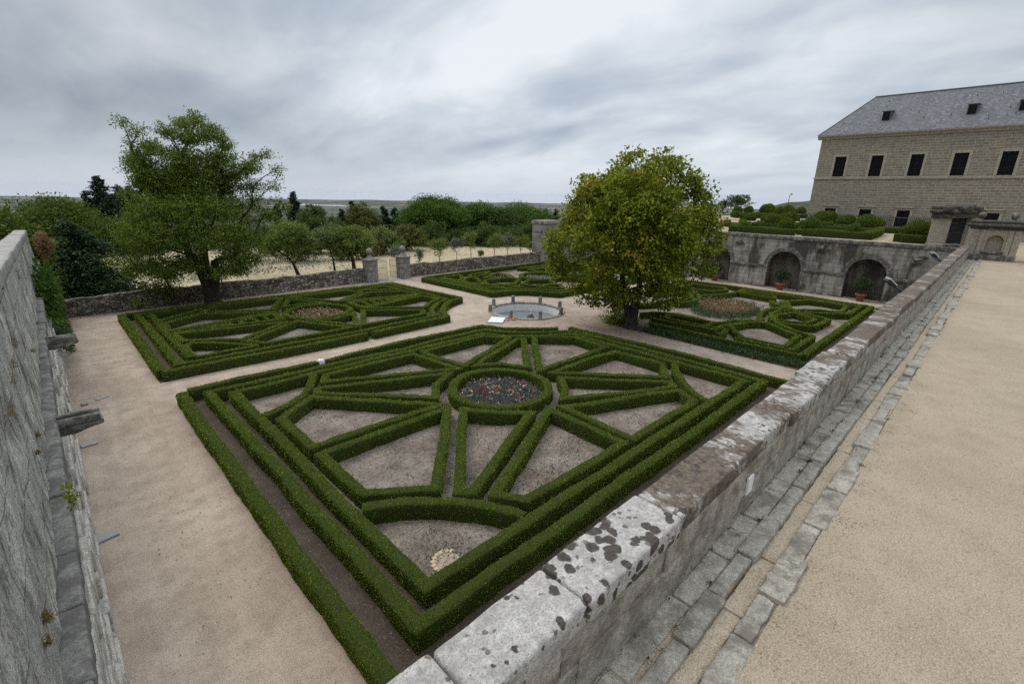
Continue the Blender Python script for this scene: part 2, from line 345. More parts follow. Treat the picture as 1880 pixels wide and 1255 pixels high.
def mk_leftwall():
    m, g = mat('old_plaster_granite')
    v = g.map((1, .8, .5)); a = g.noise(1.6, 6, .65, v); s = g.noise(6, 6, .7, g.map((1, .9, .3))); f = g.noise(40, 4, .7); b = g.noise(3.5, 6, .7)
    col = g.mix(g.ramp(a, (.36, 0.), (.62, 1.)), (.36, .35, .305), (.70, .68, .605))
    col = g.mix(g.ramp(s, (.45, .0), (.62, .75)), col, (.16, .155, .137)); dk = g.noise(2.3, 7, .75, g.map((1, .9, .55), loc=(3, 8, 1))); col = g.mix(g.ramp(dk, (.54, 0.), (.64, .85)), col, (.085, .082, .072))
    col = g.mix(g.ramp(f, (.36, .75), (.5, 0.)), col, (.13, .125, .112)); f4 = g.noise(14, 5, .8); col = g.mix(g.ramp(f4, (.36, .6), (.47, 0.)), col, (.14, .135, .12))
    col = g.mix(g.ramp(b, (.6, 0.), (.72, .5)), col, (.32, .31, .2))
    br = g.n('ShaderNodeTexBrick'); g.put(g.swz('yzx'), br.inputs['Vector']); br.inputs['Scale'].default_value = 1.; br.inputs['Brick Width'].default_value = 1.3; br.inputs['Row Height'].default_value = .62
    br.inputs['Mortar Size'].default_value = .012; br.inputs['Mortar Smooth'].default_value = .3
    col = g.mix(g.m('MULTIPLY', br.outputs['Fac'], .55), col, (.1, .095, .08))
    h = g.m('SUBTRACT', g.m('ADD', g.m('MULTIPLY', a, .8), g.m('ADD', g.m('MULTIPLY', f, .2), g.m('MULTIPLY', b, .5))), g.m('MULTIPLY', br.outputs['Fac'], .7))
    g.out(col, .9, g.bump(h, 1., .09), .2); return m
MT['lwall'] = mk_leftwall()
def mk_brick(name, order, w, h, cols, mortar, msize=.02, stain=None, stain_amt=.45, rough=.9, bmp=.5, offset=.5):
    m, g = mat(name); vec = g.swz(order)
    wob = g.n('ShaderNodeVectorMath', operation='SCALE'); nz = g.n('ShaderNodeTexNoise'); g.put(g.pos, nz.inputs['Vector']); nz.inputs['Scale'].default_value = 1.6
    g.put(nz.outputs['Color'], wob.inputs[0]); wob.inputs[3].default_value = h*.4
    ad = g.n('ShaderNodeVectorMath', operation='ADD'); g.put(vec, ad.inputs[0]); g.put(wob.outputs[0], ad.inputs[1])
    br = g.n('ShaderNodeTexBrick'); g.put(ad.outputs[0], br.inputs['Vector']); br.inputs['Scale'].default_value = 1.; br.offset = offset; br.squash = .7; br.squash_frequency = 3
    br.inputs['Brick Width'].default_value = w; br.inputs['Row Height'].default_value = h; br.inputs['Mortar Size'].default_value = msize; br.inputs['Mortar Smooth'].default_value = .2; br.inputs['Bias'].default_value = 0
    g.put(cols[0], br.inputs['Color1']); g.put(cols[1], br.inputs['Color2']); g.put(mortar, br.inputs['Mortar'])
    n = g.noise(2.5, 6, .7); f = g.noise(22, 4, .7)
    col = g.mix(g.ramp(n, (.3, .55), (.6, 0.)), br.outputs['Color'], tuple(x*.6 for x in cols[0]))
    col = g.mix(g.ramp(f, (.35, .35), (.55, 0.)), col, tuple(x*.5 for x in cols[0]))
    if stain:
        sv = g.noise(1.0, 6, .7, g.map((1.1, 1.1, .22))); s2 = g.noise(.35, 4, .6)
        col = g.mix(g.m('MULTIPLY', g.ramp(g.m('ADD', g.m('MULTIPLY', sv, .65), g.m('MULTIPLY', s2, .35)), (1-stain_amt-.07, 0.), (1-stain_amt+.05, 1.)), .88), col, stain)
    g.out(col, rough, g.bump(g.m('SUBTRACT', g.m('MULTIPLY', f, .3), br.outputs['Fac']), bmp, .03), .25); return m
MT['ash_y'] = mk_brick('building_ashlar_front', 'yzx', .8, .3, ((.29, .255, .195), (.19, .17, .135)), (.44, .40, .33), .03, None)
MT['ash_x'] = mk_brick('building_ashlar_side', 'xzy', .8, .3, ((.29, .255, .195), (.19, .17, .135)), (.44, .40, .33), .03, None)
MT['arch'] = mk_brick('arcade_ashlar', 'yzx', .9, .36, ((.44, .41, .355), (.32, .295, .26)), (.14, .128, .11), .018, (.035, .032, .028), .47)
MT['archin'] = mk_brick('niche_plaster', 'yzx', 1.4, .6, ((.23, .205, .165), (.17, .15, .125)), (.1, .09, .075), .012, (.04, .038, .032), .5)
MT['parapet'] = mk_brick('parapet_blocks', 'xzy', 1.55, .62, ((.29, .262, .23), (.225, .205, .18)), (.14, .125, .107), .007, (.075, .067, .057), .5, .9, .9)
def mk_rubble():
    m, g = mat('rubble_stone'); v = g.map((1, 1, 1.35))
    c = g.vor(3.6, 'F1', v, 1., 'Color'); e = g.vor(3.6, 'DISTANCE_TO_EDGE', v); n = g.noise(14, 5, .7)
    hs = g.n('ShaderNodeSeparateColor'); g.put(c, hs.inputs[0])
    col = g.ramp(hs.outputs[0], (.0, (.085, .075, .064)), (.35, (.2, .175, .145)), (.65, (.30, .26, .215)), (1., (.42, .385, .335)))
    col = g.mix(g.ramp(n, (.35, .6), (.6, 0.)), col, (.09, .08, .066))
    col = g.mix(g.ramp(e, (.02, 1.), (.07, 0.)), col, (.06, .052, .042))
    g.out(col, .92, g.bump(g.m('ADD', g.ramp(e, (0., 0.), (.14, 1.)), g.m('MULTIPLY', n, .25)), .9, .07), .2); return m
MT['rubble'] = mk_rubble()
def mk_slate():
    m, g = mat('roof_slate'); br = g.n('ShaderNodeTexBrick'); g.put(g.swz('yzx'), br.inputs['Vector']); br.inputs['Scale'].default_value = 1; br.inputs['Brick Width'].default_value = .34; br.inputs['Row Height'].default_value = .17; br.inputs['Mortar Size'].default_value = .012
    g.put((.07, .075, .085), br.inputs['Color1']); g.put((.125, .13, .14), br.inputs['Color2']); g.put((.05, .052, .056), br.inputs['Mortar'])
    v = g.vor(5, vec=g.map((1, 1, 1.6)), out='Color'); sv = g.n('ShaderNodeSeparateColor'); g.put(v, sv.inputs[0])
    col = g.mix(g.ramp(sv.outputs[0], (.72, 0.), (.97, .7)), br.outputs['Color'], (.24, .245, .25))
    col = g.mix(g.ramp(g.noise(.5, 4), (.4, .35), (.65, 0.)), col, (.11, .105, .1))
    g.out(col, .6, g.bump(br.outputs['Fac'], -.4, .02), .4); return m
MT['slate'] = mk_slate()
MT['iron'] = plain('dark_iron', (.022, .022, .022), .55, .6)
MT['bars'] = plain('pale_rusty_iron', (.3, .27, .23), .6, .2)
MT['glass'] = plain('dark_window_glass', (.006, .007, .008), .3, 0, .12, .3, 1.)
MT['white'] = plain('white_paint', (.72, .73, .73), .5, 0, .4, .06)
MT['basin'] = plain('basin_limewash', (.72, .73, .735), .8, 0, .2, .1, 3.)
MT['terra'] = plain('terracotta', (.25, .105, .066), .8, 0, .2, .25)
MT['orange'] = plain('orange_plastic', (.6, .24, .1), .5, 0, .3, .25)
MT['blackm'] = plain('black_metal', (.03, .033, .037), .4, .3)
MT['slabgrey'] = plain('grey_slab', (.27, .28, .285), .7, 0, .3, .15, 5)
MT['lead'] = plain('lead_trim', (.1, .105, .115), .5, .3)
MT['bark'] = mk_granite('bark', (.075, .06, .047), (.03, .025, .02), 0, .5, 0, None, 1.5)
MT['twig'] = plain('dry_twig', (.23, .18, .12), .9, 0, .1)
MT['tuft'] = leaf_mat('dry_grass', (.13, .095, .045), (.24, .17, .08), (.33, .25, .13), .5, .3)
MT['herb'] = leaf_mat('weed_leaf', (.03, .06, .02), (.065, .11, .04), (.12, .17, .08), 2., .3)
MT['herbg'] = leaf_mat('grey_green_herb', (.07, .1, .08), (.12, .16, .13), (.2, .24, .2), 2., .3)
# ---------------------------------------------------------------- ground, far country, haze
def sheet(name, poly, z, m, kind='structure'):
    mb = MB(); mb.add([(x, y, z) for x, y in poly], [list(range(len(poly)))]); return tag(mb.build(name, m), kind=kind)
def rect(x0, x1, y0, y1): return [(x0, y0), (x1, y0), (x1, y1), (x0, y1)]
def path_sheet():
    mb = MB(); cx, cy, r, q = 24.05, 22.87, 2.6, 3.2; x0, x1, y0, y1 = -.6, 49.6, 1.8, 40.3
    for a, b, c, d in ((x0, x1, y0, cy-q), (x0, x1, cy+q, y1), (x0, cx-q, cy-q, cy+q), (cx+q, x1, cy-q, cy+q)): mb.add([(a, c, 0), (b, c, 0), (b, d, 0), (a, d, 0)], [[0, 1, 2, 3]])
    n = 64; th = np.arange(n)*2*pi/n + pi/n; k = q/np.maximum(np.abs(np.cos(th)), np.abs(np.sin(th))); th4 = th
    V = [(cx+r*cos(t), cy+r*sin(t), 0) for t in th] + [(cx+a*cos(t), cy+a*sin(t), 0) for a, t in zip(k, th)]
    mb.add(V, [[i, n+i, n+(i+1) % n, (i+1) % n] for i in range(n)])
    for sx in (-1, 1):
        for sy in (-1, 1):
            pts = sorted([v for v in V[n:] if (v[0]-cx)*sx > 0 and (v[1]-cy)*sy > 0], key=lambda v: -min(abs(v[0]-cx), abs(v[1]-cy)))[:2]; mb.add(pts+[(cx+sx*q, cy+sy*q, 0)], [[0, 1, 2]])
    tag(mb.build('garden_path', MT['gravel']), kind='structure')
path_sheet()
sheet('terrace_ground', rect(-.6, 78, -30, .77), 4.0, MT['gravel_t'])
sheet('forecourt_ground', rect(50.4, 78, .775, 3.0), 4.0, MT['gravel_t'])
sheet('upper_garden_ground', rect(49.0, 135, 3.0, 40.6), 4.72, MT['gravel_t'])
def terrain():
    az = np.concatenate([np.linspace(-20, 110, 300), np.linspace(110, 340, 60)[1:-1]]); az = np.radians(az)
    r = np.concatenate([[0, 30], np.linspace(41, 140, 30), np.geomspace(150, 15200, 130)])
    A, Rr = np.meshgrid(az, r, indexing='ij'); X, Y = Rr*np.cos(A), Rr*np.sin(A)
    t = np.clip((Rr - 78)/1500, 0, 1); t = 1 - (1-t)**3
    Z = -252*t
    P = np.stack([X/900, Y/900, X*0], -1); far = np.clip((Rr-700)/2500, 0, 1)
    Z += far*(fbm(P, 4) - .5)*26*np.clip((Rr-9800)/1500, .25, 2.2)
    deg = np.degrees(A); deg = np.where(deg > 180, deg-360, deg)
    def ridge(a, wa, rr, wr, h): return h*np.exp(-((deg-a)/wa)**2 - ((Rr-rr)/wr)**2)
    Z += (1-(lambda t: t*t*(3-2*t))(np.clip((deg-15.5)/12, 0, 1)))*np.exp(-((Rr-2600)/700)**2)*254*(1 + .12*(fbm(np.stack([X/160, Y/160, X*0], -1), 3)-.5)) + ridge(60, 5, 11000, 1500, 62) + ridge(35, 20, 12500, 1500, 38) + ridge(92, 6, 9000, 1500, 66)
    near = (Rr < 77)
    Z = np.where(near, -.05 + .22*(fbm(np.stack([X/6, Y/6, X*0], -1), 2)-.5)*np.clip((Y-40.6)/4, 0, 1), Z)
    Z = np.where((Y < 40.35) & (Rr < 140) & (X > -1.2), np.minimum(Z, -3.), Z)
    mb = MB(); n = len(r); i = np.arange(len(az))[:, None]*n; i2 = ((np.arange(len(az))+1) % len(az))[:, None]*n; j = np.arange(n-1)[None, :]
    mb.add(np.stack([X, Y, Z], -1).reshape(-1, 3), np.stack([i+j, i+j+1, i2+j+1, i2+j], -1).reshape(-1, 4), 0, True)
    m, g = mat('country'); ln = g.n('ShaderNodeVectorMath', operation='LENGTH'); g.put(g.pos, ln.inputs[0]); d = ln.outputs['Value']
    a = g.noise(.16, 5, .65); b = g.noise(1.4, 5, .7); c = g.noise(14, 3, .7)
    field = g.mix(g.ramp(a, (.42, 0.), (.62, 1.)), (.47, .38, .26), (.40, .345, .215)); field = g.mix(g.ramp(b, (.5, 0.), (.72, .75)), field, (.17, .18, .085))
    field = g.mix(g.ramp(c, (.3, .6), (.5, 0.)), field, (.24, .175, .1))
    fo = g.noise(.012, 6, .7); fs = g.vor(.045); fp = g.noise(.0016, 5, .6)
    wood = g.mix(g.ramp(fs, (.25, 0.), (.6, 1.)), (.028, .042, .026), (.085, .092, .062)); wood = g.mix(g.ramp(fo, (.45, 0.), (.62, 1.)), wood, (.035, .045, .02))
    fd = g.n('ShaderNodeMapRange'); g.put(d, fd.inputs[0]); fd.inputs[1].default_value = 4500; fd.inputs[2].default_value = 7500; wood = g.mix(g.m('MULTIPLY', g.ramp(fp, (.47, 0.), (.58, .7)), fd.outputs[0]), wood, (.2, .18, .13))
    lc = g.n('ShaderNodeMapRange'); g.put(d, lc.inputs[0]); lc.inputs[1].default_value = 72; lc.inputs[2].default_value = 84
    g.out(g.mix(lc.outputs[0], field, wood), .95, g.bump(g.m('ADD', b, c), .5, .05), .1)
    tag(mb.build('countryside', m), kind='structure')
    mb = MB(); an = np.radians(np.linspace(63.4, 72, 24)); k = np.linspace(0, 1, 24)
    r0 = 8900 - 350*np.sin(k*9)*.4 - 250*k; r1 = r0 + 180 + 900*np.sin(np.clip(k*1.05, 0, 1)*pi)**.7*(.75+.25*np.sin(k*13))
    V = [(a*cos(t), a*sin(t), -243.) for a, t in zip(r0, an)] + [(a*cos(t), a*sin(t), -243.) for a, t in zip(r1, an)]
    mb.add(V, [[i, i+1, 24+i+1, 24+i] for i in range(23)])
    m, g = mat('reservoir_water'); g.out((.35, .4, .45), .25, None, .6); tag(mb.build('water', m), kind='structure')
terrain()
def haze():
    mb = MB(); mb.box((-16000, -16000, -290), (16000, 16000, 27)); m, g = mat('haze_air'); m.cycles.volume_sampling = 'DISTANCE'; m.cycles.homogeneous_volume = True; v = g.n('ShaderNodeVolumePrincipled')
    v.inputs['Color'].default_value = (.74, .84, 1., 1); v.inputs['Density'].default_value = HAZE; v.inputs['Anisotropy'].default_value = 0.
    g.nt.links.new(v.outputs[0], g.n('ShaderNodeOutputMaterial').inputs['Volume']); tag(mb.build('haze', m), kind='stuff')
HAZE = 0.9e-5
haze()
# ---------------------------------------------------------------- hedges
def resample(pts, closed, step):
    P = [np.array(p, float) for p in pts]; Q = P + [P[0]] if closed else P; out = []
    for a, b in zip(Q, Q[1:]):
        n = max(1, int(np.linalg.norm(b-a)/step)); out += [a + (b-a)*i/n for i in range(n)]
    if not closed: out.append(Q[-1])
    return np.array(out)
def spline(pts, closed, k=6):
    P = np.array(pts, float); n = len(P); out = []
    for i in range(n if closed else n-1):
        p = [P[(i+d) % n] if closed else P[min(max(i+d, 0), n-1)] for d in (-1, 0, 1, 2)]
        for t in np.linspace(0, 1, k, endpoint=False):
            out.append(.5*(2*p[1] + (p[2]-p[0])*t + (2*p[0]-5*p[1]+4*p[2]-p[3])*t*t + (3*p[1]-p[0]-3*p[2]+p[3])*t**3))
    if not closed: out.append(P[-1])
    return [tuple(x) for x in out]
CAMP = np.array([0, 0, CAM_Z]); HN = [0]
def hedge(pts, label, group=None, closed=False, smooth=False, w=.36, h=.43, z0=0., m='box', rough=1., dens=1., name='box_hedge', cat='hedge', step=.22):
    HN[0] += 1; rng = np.random.default_rng(100+HN[0])
    if smooth: pts = spline(pts, closed)
    P = resample(pts, closed, step); n = len(P)
    if closed: d0 = P - np.roll(P, 1, 0); d1 = np.roll(P, -1, 0) - P
    else:
        d = np.diff(P, axis=0); d0 = np.vstack([d[:1], d]); d1 = np.vstack([d, d[-1:]])
    d0, d1 = unit(d0), unit(d1); n0 = np.stack([-d0[:, 1], d0[:, 0]], 1); n1 = np.stack([-d1[:, 1], d1[:, 0]], 1)
    mt = unit(n0+n1); mt = mt/np.clip((mt*n0).sum(1), .5, 1)[:, None]
    wob = (vnoise(np.stack([P[:, 0]*.55, P[:, 1]*.55, P[:, 0]*0+HN[0]], 1))-.5)
    P = P + mt*wob[:, None]*.07*rough
    hh = h*(1 + (vnoise(np.stack([P[:, 0]*.5, P[:, 1]*.5, P[:, 0]*0+50+HN[0]], 1))-.5)*(.16 if rough < .7 else .22)*rough)
    prof = np.array([(-.47, 0), (-.5, .4), (-.5, .92), (-.45, 1.), (0, 1.01), (.45, 1.), (.5, .92), (.5, .4), (.47, 0)]); q = len(prof)
    V = np.zeros((n, q, 3)); V[..., :2] = P[:, None] + mt[:, None]*(prof[:, 0]*w)[None, :, None]; V[..., 2] = z0 + hh[:, None]*prof[None, :, 1]
    dsp = np.stack([fbm(V*3.1+k*11, 2)-.5 for k in range(3)], -1)*.085*rough; dsp[..., 2] *= (prof[:, 1] > 0)[None]; V = V + dsp
    mb = MB(); i = np.arange(n if closed else n-1)[:, None]; i2 = (i+1) % n; j = np.arange(q-1)[None]
    F = np.stack([i*q+j, i*q+j+1, i2*q+j+1, i2*q+j], -1).reshape(-1, 4)
    mb.add(V.reshape(-1, 3), F, 1, True); W = V.reshape(-1, 3)
    if not closed:
        mb.add(V[0], [list(range(q))], 1); mb.add(V[-1], [list(range(q))[::-1]], 1)
        F = np.vstack([F, [[8, 6, 2, 0]], np.array([[0, 2, 6, 8]]) + (n-1)*q])
    A, B_, C_, D = W[F[:, 0]], W[F[:, 1]], W[F[:, 2]], W[F[:, 3]]
    fn = np.cross(C_-A, D-B_); ar = np.linalg.norm(fn, axis=1)/2; fn = -fn/(2*ar[:, None]+1e-9)
    ce = (A+B_+C_+D)/4; pc = np.stack([P[:, 0], P[:, 1], P[:, 0]*0], 1).mean(0)
    dist = np.linalg.norm(ce-CAMP, axis=1); sz = np.clip(.0025*dist, .02, .075)
    cnt = rng.poisson(ar*1.8*dens/sz**2*np.where(vnoise(ce*1.15+HN[0]) + .35*vnoise(ce*4.) < .27, .45, 1.)); f = np.repeat(np.arange(len(F)), cnt); k = len(f)
    a, b = rng.random(k)[:, None], rng.random(k)[:, None]
    X = (A[f]*(1-a)+D[f]*a)*(1-b) + (B_[f]*(1-a)+C_[f]*a)*b
    nn = fn[f]; s = sz[f]*rng.uniform(.7, 1.35, k)
    Bd = unit(nn*.45 + rng.normal(0, .6, (k, 3)) + np.array([0, 0, .3])); Nd = rng.normal(0, .75, (k, 3)) + nn*1.0
    leaves(mb, X - nn*s[:, None]*.3, Bd, Nd, s, .6)
    # a few longer untrimmed shoots on top
    top = nn[:, 2] > .7; pick = np.where(top & (rng.random(k) < .05*rough))[0]
    if len(pick):
        leaves(mb, X[pick], unit(np.array([0, 0, 1.]) + rng.normal(0, .3, (len(pick), 3))), rng.normal(0, 1, (len(pick), 3)), np.minimum(s[pick]*2.4, .1), .3)
    o = mb.build(name, [MT[m], MT['core']], loc=(float(pc[0]), float(pc[1]), z0))
    return tag(o, label, cat, group)
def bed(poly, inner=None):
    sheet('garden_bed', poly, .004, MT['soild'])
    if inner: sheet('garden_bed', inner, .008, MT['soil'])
def ringpts(c, r, n=40): return [(c[0]+r*cos(t), c[1]+r*sin(t)) for t in np.linspace(0, 2*pi, n, endpoint=False)]
# --- nearest parterre, right under the parapet
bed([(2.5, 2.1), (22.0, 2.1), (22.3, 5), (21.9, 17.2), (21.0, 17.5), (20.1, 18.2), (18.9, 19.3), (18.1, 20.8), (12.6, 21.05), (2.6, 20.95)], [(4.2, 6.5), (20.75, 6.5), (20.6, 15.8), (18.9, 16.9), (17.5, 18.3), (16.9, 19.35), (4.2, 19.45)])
G1 = 'clipped box hedges of the nearest parterre'
near = 'of nearest parterre'
for k, cl, sm, w, lab, pts in [
 (0,0,0,.42,'long outermost box hedge beside the wide left path, bright green, '+near, [(2.76,20.72),(2.70,16),(2.68,9),(2.68,2.4)]),
 (0,0,0,.40,'short outer box hedge '+near+', from left corner to white plaster lump', [(3.0,20.82),(5.26,20.92),(8.05,20.86)]),
 (0,0,0,.38,'outer box hedge '+near+', bending round towards the round basin', [(8.42,20.84),(12.65,20.9),(17.95,20.67),(18.77,19.18),(20.08,17.99),(21.0,17.35)]),
 (0,0,0,.40,'shaggy outermost hedge along the sandy path between nearest parterre and flower parterre', [(21.75,17.04),(21.85,14.5),(22.1,9.5),(22.15,5.05)]),
 (0,1,0,.38,'middle frame hedge '+near+', a complete ring just inside the outermost hedge', [(3.55,20.05),(3.57,5.87),(21.3,5.89),(21.24,14.53),(21.16,16.39),(20.87,16.57),(19.44,17.41),(18.05,18.66),(17.33,19.84)]),
 (0,1,0,.38,'inner frame hedge '+near+', the ring that encloses all its wedge-shaped beds', [(4.2,19.47),(4.2,6.55),(20.77,6.47),(20.66,14.07),(20.62,15.8),(19.9,16.26),(18.92,16.93),(17.5,18.31),(16.93,19.33)]),
 (0,0,1,.36,'curved hedge cutting off the left corner '+near, [(7.32,19.4),(6.97,18.79),(6.26,17.72),(5.38,17.0),(4.4,16.6)]),
 (0,0,1,.38,'curved hedge above the little semicircle of cut stones in the nearest corner', [(4.44,9.64),(4.95,9.41),(5.51,9.03),(6.12,8.42),(6.67,7.73),(7.04,7.12),(7.21,6.71)]),
 (0,0,1,.34,'curved hedge cutting off the right corner '+near+' by the parapet', [(20.46,9.61),(19.5,9.01),(18.48,8.18),(17.71,7.33),(17.4,6.63)]),
 (0,1,0,.40,'circular box hedge around the red and purple flowers '+near, ringpts((12.32, 13.05), 1.98)),
 (0,1,0,.36,'kite-shaped hedge around pale bare soil, directly left of the circular flower hedge', [(6.27,17.1),(9.52,13.28),(4.76,13.39),(4.76,16.0)]),
 (0,1,0,.36,'kite-shaped hedge around the largest pale soil bed, below left of the circular flower hedge', [(4.76,12.9),(9.51,12.89),(6.28,9.11),(4.8,10.19)]),
 (0,1,0,.36,'narrow wedge-shaped hedge pointing from the circular flower hedge down at the nearest curved hedge', [(9.83,12.37),(10.56,11.34),(11.51,10.59),(6.89,8.3),(6.6,8.57)]),
 (0,1,0,.36,'kite-shaped hedge around weedy soil, between circular flower hedge and parapet, nearer one', [(12.17,10.27),(12.12,7.02),(7.73,7.12),(7.25,7.85)]),
 (0,1,0,.35,'kite-shaped hedge beside the parapet, below the narrow right wedge with a browned patch', [(12.72,10.09),(12.61,6.99),(16.98,7.01),(17.58,7.91)]),
 (0,1,0,.33,'narrow wedge-shaped hedge with a browned patch, right of the circular flower hedge', [(14.94,12.05),(14.21,11.19),(13.29,10.56),(17.8,8.29),(18.11,8.61)]),
 (0,1,0,.33,'kite-shaped hedge above the narrow right wedge, nearest to the path under the chestnut tree', [(15.15,12.74),(19.97,12.61),(19.9,9.98),(18.52,8.99)]),
 (0,1,0,.33,'kite-shaped hedge above the circular flower hedge, on the right of the narrow upper wedge', [(15.01,13.31),(20.02,13.31),(20.29,15.51),(18.68,17.06)]),
 (0,1,0,.33,'narrow wedge-shaped hedge above the circular flower hedge, opening towards the round basin', [(13.21,15.6),(17.55,17.36),(17.9,17.16),(14.81,13.84),(14.19,14.91)]),
 (0,1,0,.34,'kite-shaped hedge above the circular flower hedge, on the left of the narrow upper wedge', [(12.66,15.85),(12.56,18.89),(16.52,18.91),(17.46,17.83)]),
 (0,1,0,.34,'kite-shaped hedge along the path to the walnut parterre, above the narrow left wedge', [(12.29,15.82),(11.95,18.87),(7.62,18.94),(7.18,18.21)]),
 (0,1,0,.35,'narrow wedge-shaped hedge left of the circular flower hedge, pointing at the left corner', [(11.66,15.59),(10.45,14.92),(9.73,13.92),(6.56,17.36),(6.78,17.8)])]:
    hedge(pts, lab, G1, bool(cl), bool(sm), w*.82, .46, rough=.9)
# --- far left parterre before the walnut tree
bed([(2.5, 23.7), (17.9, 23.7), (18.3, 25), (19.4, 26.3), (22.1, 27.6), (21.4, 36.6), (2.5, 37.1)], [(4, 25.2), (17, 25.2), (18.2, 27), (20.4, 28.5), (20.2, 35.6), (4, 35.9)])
G2 = 'clipped box hedges of the parterre before the walnut tree'
wal = 'of walnut parterre'
for k, cl, sm, w, lab, pts in [
 (0,0,0,.42,'long outermost hedge along the middle path '+wal+', left of its small gap', [(2.67,23.89),(7,23.75),(12.05,23.66)]),
 (0,0,0,.42,'outermost hedge along the middle path '+wal+', right of its small gap', [(12.4,23.71),(17.86,23.85)]),
 (0,0,1,.42,'hollow curved outermost hedge '+wal+', facing the round basin', [(17.8,23.9),(17.96,24.31),(18.37,25.09),(19.34,26.28),(20.65,27.4),(21.98,27.73)]),
 (0,0,0,.40,'outermost hedge along the path to the ball-topped gate, '+wal, [(21.98,27.73),(21.19,36.45)]),
 (0,0,0,.44,'outermost hedge beside the left path, '+wal, [(2.67,24.1),(2.72,36.99)]),
 (0,0,0,.40,'outermost hedge below the rubble wall, '+wal, [(2.95,36.99),(21.0,36.45)]),
 (0,1,0,.36,'second frame hedge '+wal+', a full ring inside the outermost one', [(3.46,36.37),(3.38,24.57),(12.56,24.31),(17.33,24.47),(17.45,25.1),(18.31,26.31),(19.53,27.41),(20.9,28.12),(20.73,36.0)]),
 (0,0,0,.36,'third hedge beside the left path, '+wal+', inside the second frame', [(4.03,35.9),(4.0,25.3)]),
 (0,1,0,.34,'trapezoid hedge around weedy soil at the end nearest the basin, '+wal, [(14.46,28.7),(17.53,26.36),(17.09,25.4),(12.8,25.45)]),
 (0,1,0,.34,'pointed hedge with one curved side facing the basin, '+wal, [(14.89,29.21),(20.2,30.15),(20.42,28.51),(19.23,27.87),(18.22,26.99)]),
 (0,1,0,.26,'long thin triangular hedge right of the flower ring '+wal+', around small figures', [(14.76,31.52),(20.2,30.65),(14.78,29.42)]),
 (0,1,0,.2,'small four-sided hedge closest to the flower ring, inside its right thin triangle', [(14.98,31.3),(14.98,29.8),(15.61,29.97),(15.73,31.3)]),
 (0,1,0,.2,'middle small four-sided hedge inside the thin triangle right of the walnut flower ring', [(16.27,31.1),(16.25,30.09),(16.9,30.22),(16.91,31.0)]),
 (0,1,0,.2,'small triangular hedge in the thin triangle right of the walnut flower ring', [(17.41,30.88),(17.35,30.4),(19.0,30.52)]),
 (0,1,0,.34,'five-cornered hedge behind the right thin triangle, '+wal, [(14.82,32.13),(17.62,33.86),(20.04,32.46),(20.33,30.95)]),
 (0,1,0,.32,'triangular corner hedge nearest the ball-topped gate, '+wal, [(17.52,35.18),(20.03,35.4),(20.13,33.38)]),
 (0,1,0,.34,'four-sided hedge below the rubble wall and right of the upper triangle, '+wal, [(12.43,35.69),(16.73,35.54),(17.34,34.4),(14.51,32.3)]),
 (0,1,0,.32,'upper triangular hedge between flower ring and rubble wall, '+wal, [(12.06,35.29),(10.94,32.98),(12.31,33.09),(13.66,32.29)]),
 (0,1,0,.40,'circular hedge around dry yellowish flowers, '+wal, ringpts((12.2, 30.4), 1.98)),
 (0,1,0,.33,'lower triangular hedge between flower ring and middle path, '+wal, [(10.82,28.54),(12.45,25.6),(13.7,28.4),(12.12,27.79)]),
 (0,1,0,.34,'four-sided hedge around bare soil, left of the lower triangle, '+wal, [(10.16,28.71),(12.0,25.37),(7.3,25.36),(6.71,26.39)]),
 (0,1,1,.32,'rounded corner hedge at the corner where both paths meet, '+wal, [(4.35,27.6),(5.35,27.09),(6.27,26.06),(6.75,25.2),(5.4,25.25),(4.2,25.4)]),
 (0,1,0,.34,'pointed hedge below the left thin triangle, '+wal, [(4.2,30.13),(9.62,28.91),(6.57,26.76),(5.49,27.68),(4.3,28.42)]),
 (0,0,0,.28,'long thin wedge-shaped hedge left of the flower ring '+wal+', around small figures', [(4.2,30.88),(9.93,31.53),(9.75,29.6),(4.2,30.45)]),
 (0,1,0,.22,'small four-sided hedge closest to the flower ring, inside its left thin wedge', [(9.05,31.2),(9.7,31.27),(9.55,29.9),(8.97,29.9)]),
 (0,1,0,.22,'middle small four-sided hedge inside the thin wedge left of the walnut flower ring', [(7.59,30.77),(8.4,31.0),(8.4,29.97),(7.73,29.98)]),
 (0,1,0,.2,'small triangular hedge in the thin wedge left of the walnut flower ring', [(5.65,30.6),(7.1,30.8),(7.05,30.22)]),
 (0,1,0,.34,'five-cornered hedge behind the left thin wedge, '+wal, [(4.25,32.9),(6.37,34.24),(9.98,31.85),(4.2,31.1)]),
 (0,0,0,.33,'slanting hedge cutting off the shaded corner under the walnut tree', [(4.17,33.85),(7.01,35.82)]),
 (0,1,0,.34,'four-sided hedge in the shade below the walnut trunk, left of the upper triangle', [(6.58,34.67),(7.44,35.85),(11.81,35.95),(10.02,32.56)])]:
    hedge(pts, lab, G2, bool(cl), bool(sm), w*.82, .43, rough=.55)
